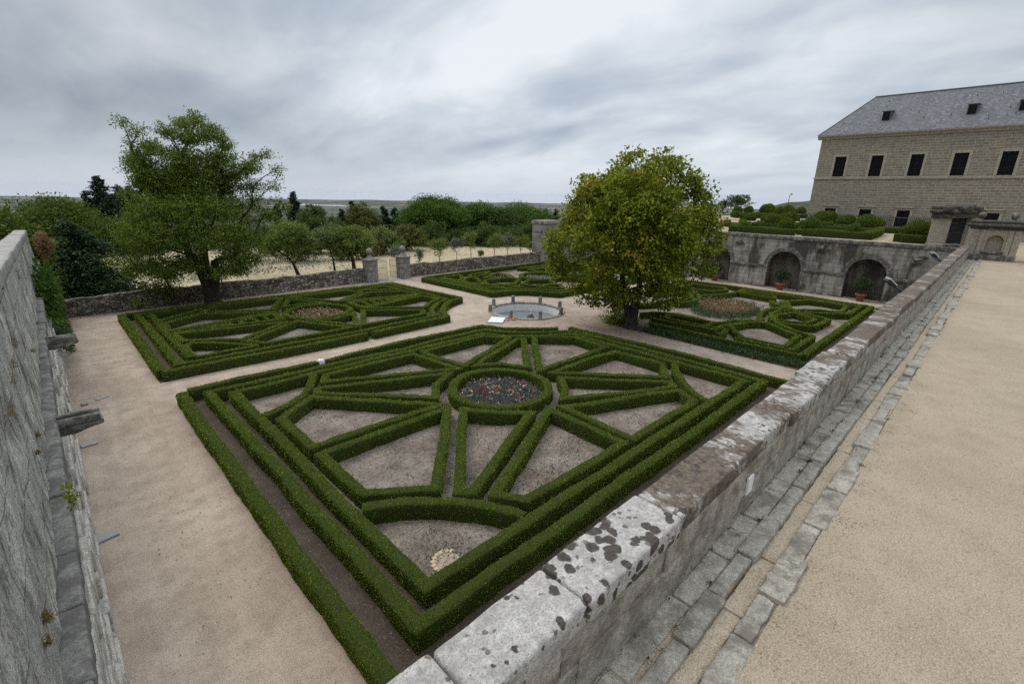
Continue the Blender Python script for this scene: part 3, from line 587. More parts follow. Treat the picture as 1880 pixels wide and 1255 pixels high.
# --- parterre behind the basin
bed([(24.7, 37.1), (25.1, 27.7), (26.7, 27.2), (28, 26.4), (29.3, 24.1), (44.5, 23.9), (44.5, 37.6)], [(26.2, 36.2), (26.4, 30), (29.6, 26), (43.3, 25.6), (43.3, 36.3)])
G3 = 'clipped box hedges of the sprinkled parterre behind the basin'
spk = 'of sprinkled parterre'
MX = 34.35
def mir(p): return [(2*MX - x, y) for x, y in p]
P3 = [
 (0,0,.42,'outermost hedge facing the gate path and the basin, '+spk, [(24.77,36.94),(25.18,27.77),(26.73,27.36),(27.96,26.57),(29.36,24.2),(34,24.1),(44.2,23.95)]),
 (0,0,.40,'outermost hedge below the rubble wall, '+spk, [(25.0,37.02),(44.3,37.5)]),
 (0,0,.34,'second hedge inside the gate path side, '+spk, [(25.35,36.3),(25.81,28.42),(28.53,27.12),(30.18,24.75),(43.5,24.7)]),
 (0,0,.30,'third hedge inside the gate path side, '+spk, [(26.03,36.09),(26.15,29.94),(27.43,28.09)]),
 (1,0,.32,'triangular corner hedge nearest the ball-topped gate, '+spk, [(26.3,36.04),(28.43,36.0),(27.7,34.69),(26.4,33.8)]),
 (1,1,.30,'oval hedge below the gate corner triangle, '+spk, [(26.5,33.07),(27.93,34.2),(28.42,33.53),(27.39,31.47),(26.7,30.91)]),
 (1,0,.30,'slim four-sided hedge along the rubble wall side, left half '+spk, [(29.33,35.64),(32.08,35.93),(30.24,34.63),(28.66,34.57)]),
 (1,0,.30,'leaf-shaped hedge behind the sprinkler jets, left half '+spk, [(29.09,33.31),(31.97,34.64),(32.38,33.32),(31.61,31.9)]),
 (1,0,.30,'large five-sided hedge left of the flower ring, '+spk, [(28.38,32.38),(30.39,32.31),(31.6,31.03),(29.29,29.45),(27.3,30.81)]),
 (1,0,.28,'narrow four-sided hedge by the cut corner facing the basin, '+spk, [(27.1,30.3),(28.23,29.8),(28.77,27.9),(27.5,28.3)]),
 (1,0,.30,'five-sided hedge between flower ring and basin, '+spk, [(29.68,28.87),(31.79,30.03),(33.4,28.93),(32.24,27.13),(30.2,27.67)]),
 (1,0,.28,'small triangular hedge nearest the basin, '+spk, [(29.8,27.0),(31.42,27.24),(32.3,26.7),(31.25,25.4)])]
for k, (cl, sm, w, lab, pts) in enumerate(P3):
    hedge(pts, lab, G3, bool(cl), bool(sm), w*.85, .43, rough=.5)
hedge(ringpts((MX, 30.95), 1.85), 'circular hedge around pale flowers, '+spk, G3, True, False, .36, .42)
for cl, sm, w, lab, pts in P3[4:]:
    hedge(mir(pts), 'box hedge half hidden behind the chestnut crown, right half '+spk, G3+', right half', bool(cl), bool(sm), w, .42)
hedge([(44.3, 37.4), (44.3, 24.1)], 'outermost hedge before the arcade, hidden behind the chestnut crown, '+spk, G3, False, False, .4, .42)
# --- parterre before the arcade
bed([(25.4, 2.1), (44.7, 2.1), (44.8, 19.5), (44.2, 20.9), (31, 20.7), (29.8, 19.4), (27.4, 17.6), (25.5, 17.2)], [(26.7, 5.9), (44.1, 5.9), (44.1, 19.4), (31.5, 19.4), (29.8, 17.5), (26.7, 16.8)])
G4 = 'clipped box hedges of the parterre before the arcade'
arc = 'of arcade parterre'
for cl, sm, w, lab, pts in [
 (0,0,.34,'outermost hedge along the sandy path under the chestnut tree, '+arc, [(26.68,5.9),(26.5,9.1),(26.5,14.4)]),
 (0,0,.34,'outermost hedge beside the parapet, '+arc, [(26.9,5.86),(44.11,5.82)]),
 (0,0,.36,'outermost hedge at the foot of the arches, '+arc, [(44.2,6.1),(44.27,16.06),(44.06,18.33),(43.75,20.54)]),
 (0,0,.28,'hedge bending twice from the near corner to the looped middle, '+arc, [(27.25,9.43),(27.32,6.5),(31.3,6.51),(31.87,7.76),(32.9,8.92),(34.06,9.75),(35.54,10.17),(37.23,10.05),(37.47,9.69)]),
 (1,0,.28,'five-sided hedge around bare soil in the near corner, '+arc, [(27.75,9.2),(27.78,7.0),(30.61,7.1),(32.49,9.54),(31.55,10.32),(30.38,10.55),(29.7,10.7)]),
 (1,0,.26,'leaf-shaped hedge in the middle of the parapet side, '+arc, [(37.0,9.16),(36.05,7.55),(34.35,7.7),(33.95,8.85),(33.5,9.44),(35.4,9.8)]),
 (0,0,.28,'hedge wrapped round the leaf-shaped one on the parapet side, '+arc, [(33.04,9.07),(33.41,7.97),(33.82,7.1),(36.85,6.98),(37.41,8.93),(38.42,10.08),(40.72,11.12)]),
 (0,1,.28,'wavy hedge between the red flowers and the leaf-shaped hedge, '+arc, [(31.36,11.03),(32.97,9.95),(33.32,10.23),(34.62,10.62),(36.74,10.78),(38.22,10.24),(39.29,11.15),(40.26,11.69)]),
 (1,0,.28,'five-sided hedge in the far corner by the parapet, '+arc, [(37.9,9.57),(39.37,8.28),(39.91,7.02),(42.84,7.16),(42.91,9.73),(40.87,10.81)]),
 (0,0,.28,'hedge framing the far corner below the arches, '+arc, [(37.6,8.77),(38.64,7.59),(39.63,6.46),(43.49,6.44),(43.45,15.2)]),
 (1,0,.26,'five-sided hedge on the chestnut side, '+arc, [(28.37,14.5),(29.42,14.65),(29.8,13.4),(29.8,11.8),(28.44,11.75)]),
 (0,1,.26,'curved hedge between the chestnut trunk and the red flowers, '+arc, [(28.3,16.18),(29.41,15.56),(30.08,14.1),(30.0,11.74),(31.42,11.11),(32.44,10.39)]),
 (0,0,.26,'angled hedge outside the five-sided one on the chestnut side, '+arc, [(27.69,15.08),(27.98,11.18),(30.01,10.97),(31.87,10.19)]),
 (0,1,.26,'small hook-shaped hedge by the sandy path, '+arc, [(27.2,10.42),(27.96,10.38),(28.74,10.6),(28.6,10.95),(27.9,11.0)]),
 (0,1,.28,'inner half-round hedge behind the red flowers, '+arc, [(36.2,18.8),(37.2,18.6),(37.88,17.85),(37.47,17.01),(36.18,16.39),(34.54,16.34),(34.04,16.55)]),
 (0,1,.30,'outer half-round hedge behind the red flowers, '+arc, [(39.05,18.0),(37.97,16.61),(36.39,15.81),(34.62,15.71),(33.34,16.19)]),
 (1,0,.28,'five-sided hedge around bare soil below the arches, behind the half-round hedges', [(39.7,18.97),(42.5,19.18),(42.7,16.3),(41.6,15.7),(40.2,16.6)]),
 (0,1,.28,'long bow-shaped hedge from the half-round hedges to the arch side, '+arc, [(37.74,16.3),(39.65,15.27),(41.6,14.95),(43.2,14.8)]),
 (1,0,.26,'slim pointed hedge behind the red flowers, next to the arch side, '+arc, [(41.62,14.6),(42.6,14.2),(42.5,12.2),(41.35,11.8)]),
 (0,0,.28,'short hedge behind the five-sided bed, under the third arch, '+arc, [(39.2,19.8),(43.2,20.0)]),
 (0,1,.3,'short curled hedge beside the chestnut trunk, '+arc, [(30.6,18.2),(31.4,17.5),(32.2,17.2),(33.2,17.4)])]:
    hedge(pts, lab, G4, bool(cl), bool(sm), w*.88, .43, rough=.5)
# ---------------------------------------------------------------- flowers and weeds (uncountable)
def flowers(c, r, cols, label, n=900, h=.3, green='herb', seed=1, sy=1.):
    rng = np.random.default_rng(seed); mb = MB()
    a = rng.random(n)*2*pi; q = np.sqrt(rng.random(n))*r; X = np.stack([c[0]+q*np.cos(a), c[1]+q*np.sin(a)*sy, 0*a], 1)
    hh = h*rng.uniform(.4, 1.1, n)
    for t in range(7):
        P = X + np.stack([rng.normal(0, .05, n), rng.normal(0, .05, n), hh*rng.random(n)*.8], 1)
        leaves(mb, P, rng.normal(0, .5, (n, 3)) + [0, 0, .6], rng.normal(0, 1, (n, 3)), .1*rng.uniform(.7, 1.4, n), .35, 0)
    ms = [MT[green]]; k = rng.integers(0, len(cols), n); clump = (vnoise(X*1.7)*len(cols)*1.6).astype(int) % len(cols); k = np.where(rng.random(n) < .6, clump, k); show = rng.random(n) < .27
    for i, cc in enumerate(cols):
        ms.append(plain('petal', cc, .7, 0, .2, .2)); s = X[(k == i) & show] + np.array([0, 0, 1.])*hh[(k == i) & show, None]
        for t in range(3):
            leaves(mb, s + rng.normal(0, .02, s.shape), rng.normal(0, .8, s.shape) + [0, 0, .1], rng.normal(0, .5, s.shape) + [0, 0, 1], .062, .9, i+1)
    return tag(mb.build('flowers', ms), label, 'flowers', None, 'stuff')
flowers((12.32, 13.05), 1.62, [(.34,.02,.03),(.3,.03,.045),(.13,.04,.2),(.16,.07,.24),(.5,.16,.03),(.55,.45,.2),(.5,.36,.4)], 'mixed red, purple and yellow flowers inside the circular hedge of the nearest parterre', 1500, .33, 'herbg', 1)
flowers((12.2, 30.4), 1.6, [(.4,.33,.2),(.42,.2,.13),(.5,.42,.32),(.38,.3,.16)], 'dry yellowish flowers inside the circular hedge of the walnut parterre', 900, .33, 'tuft', 2)
flowers((MX, 30.95), 1.5, [(.5,.42,.5),(.4,.3,.42),(.55,.5,.42)], 'pale lilac flowers inside the circular hedge behind the basin', 700, .3, 'herbg', 3)
flowers((35.5, 13.3), 2.0, [(.42,.12,.08),(.42,.25,.15),(.45,.34,.22),(.36,.07,.06),(.48,.38,.27)], 'red and salmon flowers in the middle of the parterre before the arcade', 1100, .75, 'tuft', 4)
def herbs(name, pts, label, m, size, h, spread, n, seed, cat='plants'):
    rng = np.random.default_rng(seed); P = np.array(pts, float); mb = MB(); i = rng.integers(0, len(P), n)
    X = np.zeros((n, 3)); X[:, :2] = P[i][:, :2] + rng.normal(0, 1, (n, 2))*spread; X[:, 2] = rng.random(n)**1.4*h*rng.uniform(.4, 1, n)
    leaves(mb, X, rng.normal(0, .45, (n, 3)) + [0, 0, .75], rng.normal(0, 1, (n, 3)), size*rng.uniform(.6, 1.4, n), .33, 0)
    return tag(mb.build(name, m), label, cat, None, 'stuff')
t = np.linspace(0, 1, 60)
herbs('border_plants', [(35.5+2.7*cos(a), 13.3+1.9*sin(a)) for a in np.linspace(0, 6.28, 40)], 'rough green border plants around the red flowers of the parterre before the arcade', MT['herb'], .14, .5, .3, 5000, 5)
herbs('ground_cover', [(25.85+.1*sin(9*k), 2.3+12*k) for k in t], 'leafy green ground cover strip along the sandy path under the chestnut tree', MT['herb'], .13, .36, .2, 7000, 6)
herbs('ground_cover', [(45.2, 3+11*k) for k in t], 'low green ground cover strip at the foot of the arches', MT['herb'], .12, .14, .3, 3500, 7)
herbs('ground_cover', [(27+17*k, 4.6) for k in t], 'thin weeds between the arcade parterre and the parapet', MT['herb'], .1, .16, .35, 1500, 8)
rngw = np.random.default_rng(3)
wp = [(rngw.uniform(2.9, 21), rngw.uniform(2.6, 20)) for _ in range(150)]
herbs('weeds', wp, 'scattered weeds and stray stems in the soil beds of the nearest parterre', MT['herbg'], .065, .2, .1, 2600, 9)
wp = [(7.6, 9.4), (10.8, 8.2), (10.2, 7.6), (11.4, 8.4), (9.6, 8.0), (5.3, 7.6), (4.9, 7.0), (9.6, 12.0), (13.9, 12.9), (12.5, 10.6), (10.6, 10.5), (8.7, 7.6)]
herbs('weeds', wp, 'green weeds growing thickest in the beds nearest the parapet', MT['herb'], .06, .1, .33, 1500, 10)
herbs('twigs', [(rngw.uniform(4.6, 20), rngw.uniform(6.8, 18.8)) for _ in range(200)], 'dry stalks and chips scattered on the bare soil of the nearest parterre', MT['twig'], .09, .02, .22, 2600, 11, 'twigs')
# semicircle of cut stones in the nearest corner bed
es = empty('stone_edging', (5.2, 7.15, 0), 'small semicircle of pale yellow cut stones in the nearest corner bed', 'edging')
for k, a in enumerate(np.radians(np.linspace(40, 240, 11))):
    mb = MB(); x, y = 5.2+.33*cos(a), 7.15+.33*sin(a); mb.stone((x-.055, y-.05, -.02), (x+.055, y+.05, .04), .02, .05, .01, 9, 0, k); mb.build('edging_stone', plain('yellow_stone', (.5, .39, .24), .9) if k == 0 else bpy.data.materials['yellow_stone'], es)
mb = MB(); mb.lathe([(.001, .012), (.3, .012), (.3, -.02)], (5.2, 7.15, 0), 20, 0, False); mb.build('soil_patch', MT['gravel'], es)
# ---------------------------------------------------------------- parapet, gutter
pw = empty('parapet_wall', (24, 1.84, 0), 'long low granite parapet with lichen-stained coping between garden and gravel terrace', 'wall')
mb = MB()
def gridwall(mb, axis, c, a0, a1, z0, z1, st, amp, mi=0, flip=False, fr=1.8):
    na, nz = max(2, int((a1-a0)/st)), max(2, int((z1-z0)/st)); A, Z = np.meshgrid(np.linspace(a0, a1, na), np.linspace(z0, z1, nz), indexing='ij')
    P = np.stack([A, A*0+c, Z] if axis == 'y' else [A*0+c, A, Z], -1)
    d = (fbm(P*fr+3, 3)-.5)*2*amp
    P[..., 1 if axis == 'y' else 0] += d; i = np.arange(na-1)[:, None]*nz; j = np.arange(nz-1)[None]
    F = np.stack([i+j, i+nz+j, i+nz+j+1, i+j+1], -1).reshape(-1, 4); mb.add(P.reshape(-1, 3), F[:, ::-1] if flip else F, mi, True)
mb.box((-.7, 1.66, 3.8), (49.3, 2.0, 4.74)); rng = np.random.default_rng(51)
for za, zb, o in ((3.8, 4.42, -.7), (4.425, 4.765, -1.1)):
    x = o
    while x < 49: x1 = min(49.3, x + rng.uniform(.9, 2.0)); mb.stone((x+.004, 1.598+rng.uniform(0, .016), za), (x1-.004, 1.75, zb), .016, .045 if x < 7 else .2, .016, 6., 0, int(x*10)); x = x1
gridwall(mb, 'y', 2.05, -.6, 48.6, -.05, 4.9, .3, .03)
mb.build('wall_face', MT['granite'], pw)
rng = np.random.default_rng(5); x = -.75; ends = [.38, 1.36, 2.475, 3.97, 5.75]; k = 0
while x < 49:
    x1 = ends[k] if k < len(ends) else x + rng.uniform(1.1, 2.1)
    x1 = min(x1, 49.3)
    if 49.3 - x1 < .5: x1 = 49.3
    jo = rng.normal(0, .018, 4)*(1 if k != 2 else .4); mb = MB()
    mb.stone((x+.008, 1.592+jo[0], 4.76), (x1-.008, 2.085+jo[1] + (.03 if k % 3 == 1 else 0), 4.995+jo[2]*.5), .038, .07 if x < 8 else .2, .009, 3., 0, k)
    mb.build('coping_stone', MT['coping'], pw); x = x1; k += 1
mb = MB(); mb.box((5.88, 1.575, 4.32), (6.06, 1.602, 4.56)); mb.build('name_plate', MT['white'], pw)
gt = empty('stone_gutter', (24, 1.2, 3.95), 'granite gutter with sandy channel, kerb and slabs along the foot of the parapet', 'gutter')
mb = MB(); mb.box((-.6, .7, 3.7), (49.9, 1.64, 3.872)); mb.build('channel', MT['sand'], gt)
mb = MB(); mb.box((-.6, 1.2, 3.873), (49.9, 1.635, 3.968)); mb.box((-.6, .73, 3.873), (49.9, .975, 3.968)); mb.build('joint_sand', MT['gravel_t'], gt)
def run(name, y0, y1, zt, lo, hi, seed, depth=.2, jy=.012, st=.07, m='kerb'):
    rng = np.random.default_rng(seed); x = -.5; k = 0
    while x < 49.5:
        L = rng.uniform(lo, hi); x1 = min(x+L, 49.7); j = rng.normal(0, 1, 4)*jy; mb = MB()
        mb.stone((x+.009, y0+j[0], zt-depth), (x1-.009, y1+j[1], zt+j[2]*.8), .022, (st*.6 if x < 5 else st) if x < 10 else .2, .013, 7., 0, seed+k); mb.build(name, MT[m], gt); x = x1; k += 1
run('paving_slab', 1.372, 1.615, 4.0, .6, 1.4, 21)
run('kerb_stone', 1.178, 1.362, 4.018, .5, 1.25, 22)
run('edging_stone', .762, .992, 4.012, .5, 1.2, 23, .2, .026)
run('channel_stone', .985, 1.185, 3.935, 1.0, 2.4, 24, .1, .004, .1, 'sand')
rngm = np.random.default_rng(8)
mp = [(rngm.uniform(.5, 30)**1.0, 1.365 + rngm.normal(0, .006)) for _ in range(70)] + [(rngm.uniform(.5, 30), 1.605) for _ in range(50)] + [(rngm.uniform(.5, 30), .77) for _ in range(25)]
o = herbs('moss', mp, 'little green weeds and moss in the joints of the gutter', MT['herb'], .03, .03, .022, 2600, 12, 'moss'); o.location.z = 4.0
# ---------------------------------------------------------------- rubble boundary wall and ball-topped gate
YW = 39.9
def rubble(x0, x1, label, cat='wall'):
    mb = MB(); n = int((x1-x0)/.25); X = np.linspace(x0, x1, n); top = 1.2 + (vnoise(np.stack([X*.6, X*0, X*0], 1))-.5)*.14 + (vnoise(np.stack([X*2.3, X*0+5, X*0], 1))-.5)*.08
    gz = np.linspace(0, 1, 8); P = []
    for yy in (YW, YW+.5):
        A = np.repeat(X[:, None], 8, 1); Z = -.1 + (top[:, None]+.1)*gz; Pp = np.stack([A, A*0+yy, Z], -1); Pp[..., 1] += (fbm(Pp*3, 2)-.5)*.09; P.append(Pp)
    i = np.arange(n-1)[:, None]*8; j = np.arange(7)[None]; F = np.stack([i+j, i+8+j, i+9+j, i+j+1], -1).reshape(-1, 4)
    mb.add(P[0].reshape(-1, 3), F, 0, True); mb.add(P[1].reshape(-1, 3), F[:, ::-1], 0, True)
    T = np.stack([P[0][:, -1], (P[0][:, -1]+P[1][:, -1])/2 + [0, 0, .05], P[1][:, -1]], 1).reshape(-1, 3); q = np.arange(n-1)[:, None]*3; r = np.arange(2)[None]
    mb.add(T, np.stack([q+r, q+3+r, q+4+r, q+r+1], -1).reshape(-1, 4), 0, True)
    return tag(mb.build('rubble_wall', MT['rubble'], loc=((x0+x1)/2, YW, 0)), label, cat)
rubble(-.5, 20.55, 'rubble stone wall behind the walnut tree, left of the ball-topped gate posts')
rubble(24.95, 44.3, 'rubble stone wall right of the ball-topped gate posts, below the young orchard trees')
def gatepost(x, label):
    t = empty('gate_post', (x, 39.75, 0), label, 'gate post', 'ball-topped gate posts')
    mb = MB(); y = 39.75; z = -.05
    for i in range(4): mb.stone((x-.5, y-.48, z), (x+.5, y+.48, z+.5), .035, .16, .012, 3, 0, i+int(x)); z += .505
    mb.build('shaft', MT['post'], t)
    mb = MB(); mb.stone((x-.56, y-.54, 1.97), (x+.56, y+.54, 2.13), .04, .15, .008, 3, 0, 2)
    prof = [(.50, 2.12), (.38, 2.2), (.24, 2.3), (.17, 2.42), (.15, 2.52), (.2, 2.56)]; mb.lathe([(a, b) for a, b in prof], (x, y, 0), 20); mb.build('cap', MT['post'], t)
    mb = MB(); mb.lathe([(.30*sin(a)+.001, 2.80-.30*cos(a)) for a in np.linspace(0, pi, 16)], (x, y, 0), 24); mb.build('ball', MT['post'], t)
gatepost(21.05, 'left granite gate post topped by a stone ball, beside the closed iron leaf')
gatepost(24.5, 'right granite gate post topped by a stone ball, where the opening is')
def leaf(x0, y0, x1, y1, label):
    t = empty('iron_gate', (x0, y0, 0), label, 'gate'); mb = MB(); n = 10
    for k in range(n+1):
        a = k/n; w = .035 if k in (0, n) else .018; mb.bar((x0+(x1-x0)*a, y0+(y1-y0)*a, .06), (x0+(x1-x0)*a, y0+(y1-y0)*a, 1.75 + (.0 if k in (0, n) else .08)), w)
    mb.build('bars', MT['bars'], t); mb = MB()
    for z in (.1, .62, 1.2, 1.72): mb.bar((x0, y0, z), (x1, y1, z), .03)
    mb.build('rails', MT['bars'], t)
leaf(21.6, 39.75, 22.75, 39.75, 'closed iron bar gate leaf beside the left ball-topped post')
leaf(23.95, 39.8, 23.75, 40.95, 'open iron bar gate leaf swung outwards at the right ball-topped post')
mb = MB(); mb.stone((21.5, 39.3, -.1), (24.05, 40.2, .05), .03, .3, .008); tag(mb.build('doorstep', MT['pale'], loc=(22.8, 39.7, 0)), 'pale stone threshold between the ball-topped gate posts', 'threshold')
# ---------------------------------------------------------------- round basin
PC = (24.05, 22.87)
bs = empty('round_basin', (PC[0], PC[1], 0), 'sunken round water basin with white inner wall in the middle of the garden', 'basin')
mb = MB(); mb.lathe([(2.44, -.75), (2.44, -.02), (2.46, .06)], (*PC, 0), 72); mb.build('inner_wall', MT['basin'], bs)
mb = MB()
for k in range(40):
    a0, a1 = 2*pi*k/40+.004, 2*pi*(k+1)/40-.004; r0, r1 = 2.42, 2.74
    rngk = np.random.default_rng(k); zt = .07 + rngk.normal(0, .008); th = np.linspace(a0, a1, 4)
    V = [(PC[0]+r*cos(a), PC[1]+r*sin(a), z) for z in (-.05, zt) for r in (r0, r1 + rngk.normal(0, .015)) for a in th]
    F = []
    for i in range(3): F += [[8+i, 12+i, 13+i, 9+i], [4+i, 4+i+1, 12+i+1, 12+i], [i+1, i, 8+i, 9+i]]
    mb.add(V, F, 0); mb.add(V, [[0, 4, 12, 8], [7, 3, 11, 15]], 0)
mb.build('kerb_ring', MT['granite'], bs)
mb = MB(); mb.lathe([(.001, -.6), (2.45, -.6)], (*PC, 0), 64)
m, g = mat('basin_water'); g.out((.16, .175, .18), .03, g.bump(g.noise(6, 2), .03, .02), .5); mb.build('water_surface', m, bs)
mb = MB(); mb.lathe([(.001, -.76), (2.45, -.76)], (*PC, 0), 48); mb.build('floor', MT['dirty'], bs)
for k, a in enumerate([1.92, 1.16, .35, -.44, -1.22, -2.02, -2.78, 2.63]):
    mb = MB(); x, y = PC[0]+2.64*cos(a), PC[1]+2.64*sin(a); mb.lathe([(.135, -.02), (.14, .3), (.13, .52), (.11, .56), (.001, .565)], (x, y, 0), 14)
    o = mb.build('pillar', MT['post'], bs)
ft = empty('fountain_urn', (PC[0]-.1, PC[1]-.55, -.52), 'small round stone urn with spout standing in the water of the basin', 'fountain')
mb = MB(); mb.lathe([(.001, -.24), (.12, -.24), (.16, -.1), (.25, .02), (.27, .14), (.22, .27), (.13, .36), (.1, .4), (.001, .41)], (PC[0]-.1, PC[1]-.55, -.5), 20); mb.build('urn_body', MT['dirty'], ft)
mb = MB(); mb.tube([(PC[0]-.1, PC[1]-.55, -.1), (PC[0]-.1, PC[1]-.55, .22)], .035, 8); mb.build('nozzle', MT['white'], ft)
sl = empty('white_panel', (20.55, 22.19, 0), 'white rectangular panel lying flat on the sand left of the round basin', 'panel')
mb = MB(); c = np.array([20.55, 22.19]); ex, ey = np.array([.60, .46]), np.array([.34, -.40])
mb.prism([tuple(c+i*ex+j*ey) for i, j in ((-1,-1),(1,-1),(1,1),(-1,1))], 'z', .006, .05); mb.build('frame', MT['slabgrey'], sl)
mb = MB(); mb.prism([tuple(c+(i*ex+j*ey)*.9) for i, j in ((-1,-1),(1,-1),(1,1),(-1,1))], 'z', .05, .06); mb.build('sheet', MT['white'], sl)
mb = MB(); rr = np.random.default_rng(4)
for k in range(9):
    a = rr.uniform(0, 6.28); p = np.array([21.55, 21.75, .04]) + rr.normal(0, .16, 3)*[1, 1, .1]; mb.tube([p, p+[.22*cos(a), .22*sin(a), .03], p+[.34*cos(a+.7), .34*sin(a+.7), .0]], .035, 6)
tag(mb.build('pipe_heap', MT['orange'], loc=(21.25, 21.95, 0)), 'little heap of orange pipe ends beside the white panel', 'pipes')
def flat(name, c, lx, ly, a, label, m='slabgrey', h=.05, cat='slab'):
    mb = MB(); ca, sa = cos(a), sin(a); mb.prism([(c[0]+x*ca-y*sa, c[1]+x*sa+y*ca) for x, y in ((-lx,-ly),(lx,-ly),(lx,ly),(-lx,ly))], 'z', .004, h)
    tag(mb.build(name, MT[m], loc=(c[0], c[1], 0)), label, cat)
flat('ground_slab', (.56, 23.35), .2, .1, .5, 'pale bluish flat slab on the left path, farthest from the parapet', 'slabgrey', .03)
flat('ground_slab', (-.12, 19.1), .2, .14, .1, 'grey flat slab below the nearer stone spout, half hidden by it')
flat('ground_slab', (-.2, 13.3), .2, .13, .2, 'grey slab with a slot at the foot of the left wall, nearest one')
mb = MB(); mb.stone((-.1, 22.9, -.02), (.15, 23.1, .1), .05, .06, .02, 6); tag(mb.build('loose_stone', MT['pale'], loc=(0, 23, 0)), 'small loose pale stone on the left path by the wall', 'stone')
mb = MB(); mb.lathe([(.001, .015), (.3, .015), (.3, -.01)], (5.15, 22.2, 0), 24, 0, False); tag(mb.build('manhole_cover', MT['slabgrey'], loc=(5.15, 22.2, 0)), 'round grey manhole cover in the sandy middle path', 'manhole cover')
mb = MB(); mb.stone((8.08, 20.72, .1), (8.4, 21.0, .5), .1, .06, .06, 6); tag(mb.build('plaster_lump', MT['white'], loc=(8.24, 20.86, 0)), 'white plaster lump stuck in the gap of the outermost hedge', 'stone')
bn = empty('garden_bench', (26.2, 16.75, 0), 'white low bench plank at the foot of the chestnut tree', 'bench')
mb = MB(); mb.box((26.05, 16.35, .36), (26.35, 17.2, .42)); mb.build('seat', MT['white'], bn)
for yy in (16.5, 17.05): mb = MB(); mb.box((26.1, yy-.04, 0), (26.3, yy+.04, .36)); mb.build('leg', MT['blackm'], bn)
# sprinkler fans over the parterre behind the basin
sk = empty('sprinkler', (31.2, 31.6, 0), 'water sprinkler throwing white fans of spray over the parterre behind the basin', 'sprinkler')
mb = MB(); mb.tube([(31.2, 31.6, 0), (31.2, 31.6, .5)], .02, 6); mb.build('riser', MT['blackm'], sk)
rs = np.random.default_rng(11); mb = MB()
for (sx, sy, a0) in ((31.2, 31.6, 2.6), (36.4, 29.6, -.4)):
    n = 900; a = a0 + rs.normal(0, .16, n); v = rs.uniform(.55, 1, n); q = rs.random(n)**.8; d = 2.6*v*q; z = .5 + 1.5*q*v - 1.9*q*q*v
    P = np.stack([sx+d*np.cos(a), sy+d*np.sin(a), z], 1) + rs.normal(0, .03, (n, 3)); leaves(mb, P, rs.normal(0, 1, (n, 3)), rs.normal(0, 1, (n, 3)), .016, .7)
m, g = mat('spray_drops'); g.out((.85, .88, .9), .2, None, .5, .5); o = mb.build('spray', m, sk); o['kind'] = 'stuff'
# ---------------------------------------------------------------- arcade wall with niches
XW = 48.7; NC = [7.37, 13.64, 19.9, 26.17, 32.44]; NR, NS = 1.4, 2.05
aw = empty('arcade_wall', (XW, 20, 0), 'high stained granite retaining wall with arched niches, below the topiary garden', 'wall')
mb = MB(); ys = [1.9]
for c in NC: ys += [c-NR, c+NR]
ys.append(40.2)
def qd(x, y0, y1, z0, z1): mb.add([(x, y0, z0), (x, y1, z0), (x, y1, z1), (x, y0, z1)], [[0, 3, 2, 1]])
for i in range(0, len(ys), 2): qd(XW, ys[i], ys[i+1], -.1, 4.55)
th = np.linspace(pi, 0, 25)
for c in NC:
    A = [(c+NR*cos(a), NS+NR*sin(a)) for a in th]
    for p, q in zip(A, A[1:]): mb.add([(XW, p[0], p[1]), (XW, q[0], q[1]), (XW, q[0], 4.55), (XW, p[0], 4.55)], [[0, 3, 2, 1]])
mb.build('wall_face', MT['arch'], aw)
for c in NC:
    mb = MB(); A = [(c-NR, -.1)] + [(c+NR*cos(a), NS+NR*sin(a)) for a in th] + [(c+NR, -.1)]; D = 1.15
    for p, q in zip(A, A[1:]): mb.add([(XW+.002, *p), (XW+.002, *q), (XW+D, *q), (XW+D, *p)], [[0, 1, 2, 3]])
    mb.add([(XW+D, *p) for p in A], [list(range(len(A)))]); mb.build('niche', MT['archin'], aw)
    mb = MB(); R0, R1, nv = NR-.01, NR+.36, 17
    for k in range(nv):
        a0, a1 = pi*k/nv+.006, pi*(k+1)/nv-.006; f = .035 + .012*((k*7) % 3)/2
        pl = [(c+r*cos(a), NS+r*sin(a)) for r, a in ((R0, a0), (R1, a0), (R1, (a0+a1)/2), (R1, a1), (R0, a1), (R0, (a0+a1)/2))]
        mb.prism(pl, 'x', XW-f, XW+.2)
    mb.build('arch_ring', MT['dirty'], aw)
for y0, y1 in [(1.9, NC[0]-NR)] + [(a+NR, b-NR) for a, b in zip(NC, NC[1:])] + [(NC[-1]+NR, 40.0)]:
    mb = MB(); mb.stone((XW-.13, y0+.01, 1.86), (XW+.1, y1-.01, 2.1), .03, .25, .012, 3)
    mb.build('impost_band', MT['dirty'], aw)
    ks = [y0+.02, y1-.42] + ([(y0+y1)/2-.2] if y1-y0 < 4 else [])
    for q in ks: mb = MB(); mb.stone((XW-.07, q, -.05), (XW+.1, q+.4, 1.857), .03, .3, .012, 3, 0, int(q)); mb.build('pilaster', MT['arch'], aw)
    mb = MB(); mb.stone((XW-.11, y0+.03, -.08), (XW+.1, y1-.03, .16), .03, .3, .012, 3); mb.build('plinth', MT['dirty'], aw)
y = 2.1; k = 0; rng = np.random.default_rng(31)
while y < 40:
    y1 = min(40.2, y + rng.uniform(1.3, 2.3)); mb = MB(); mb.stone((XW-.09+rng.normal(0, .008), y+.006, 4.52), (XW+.52, y1-.006, 4.84+rng.normal(0, .006)), .035, .3, .012, 2.5, 0, k); mb.build('coping_stone', MT['dirty'], aw); y = y1; k += 1
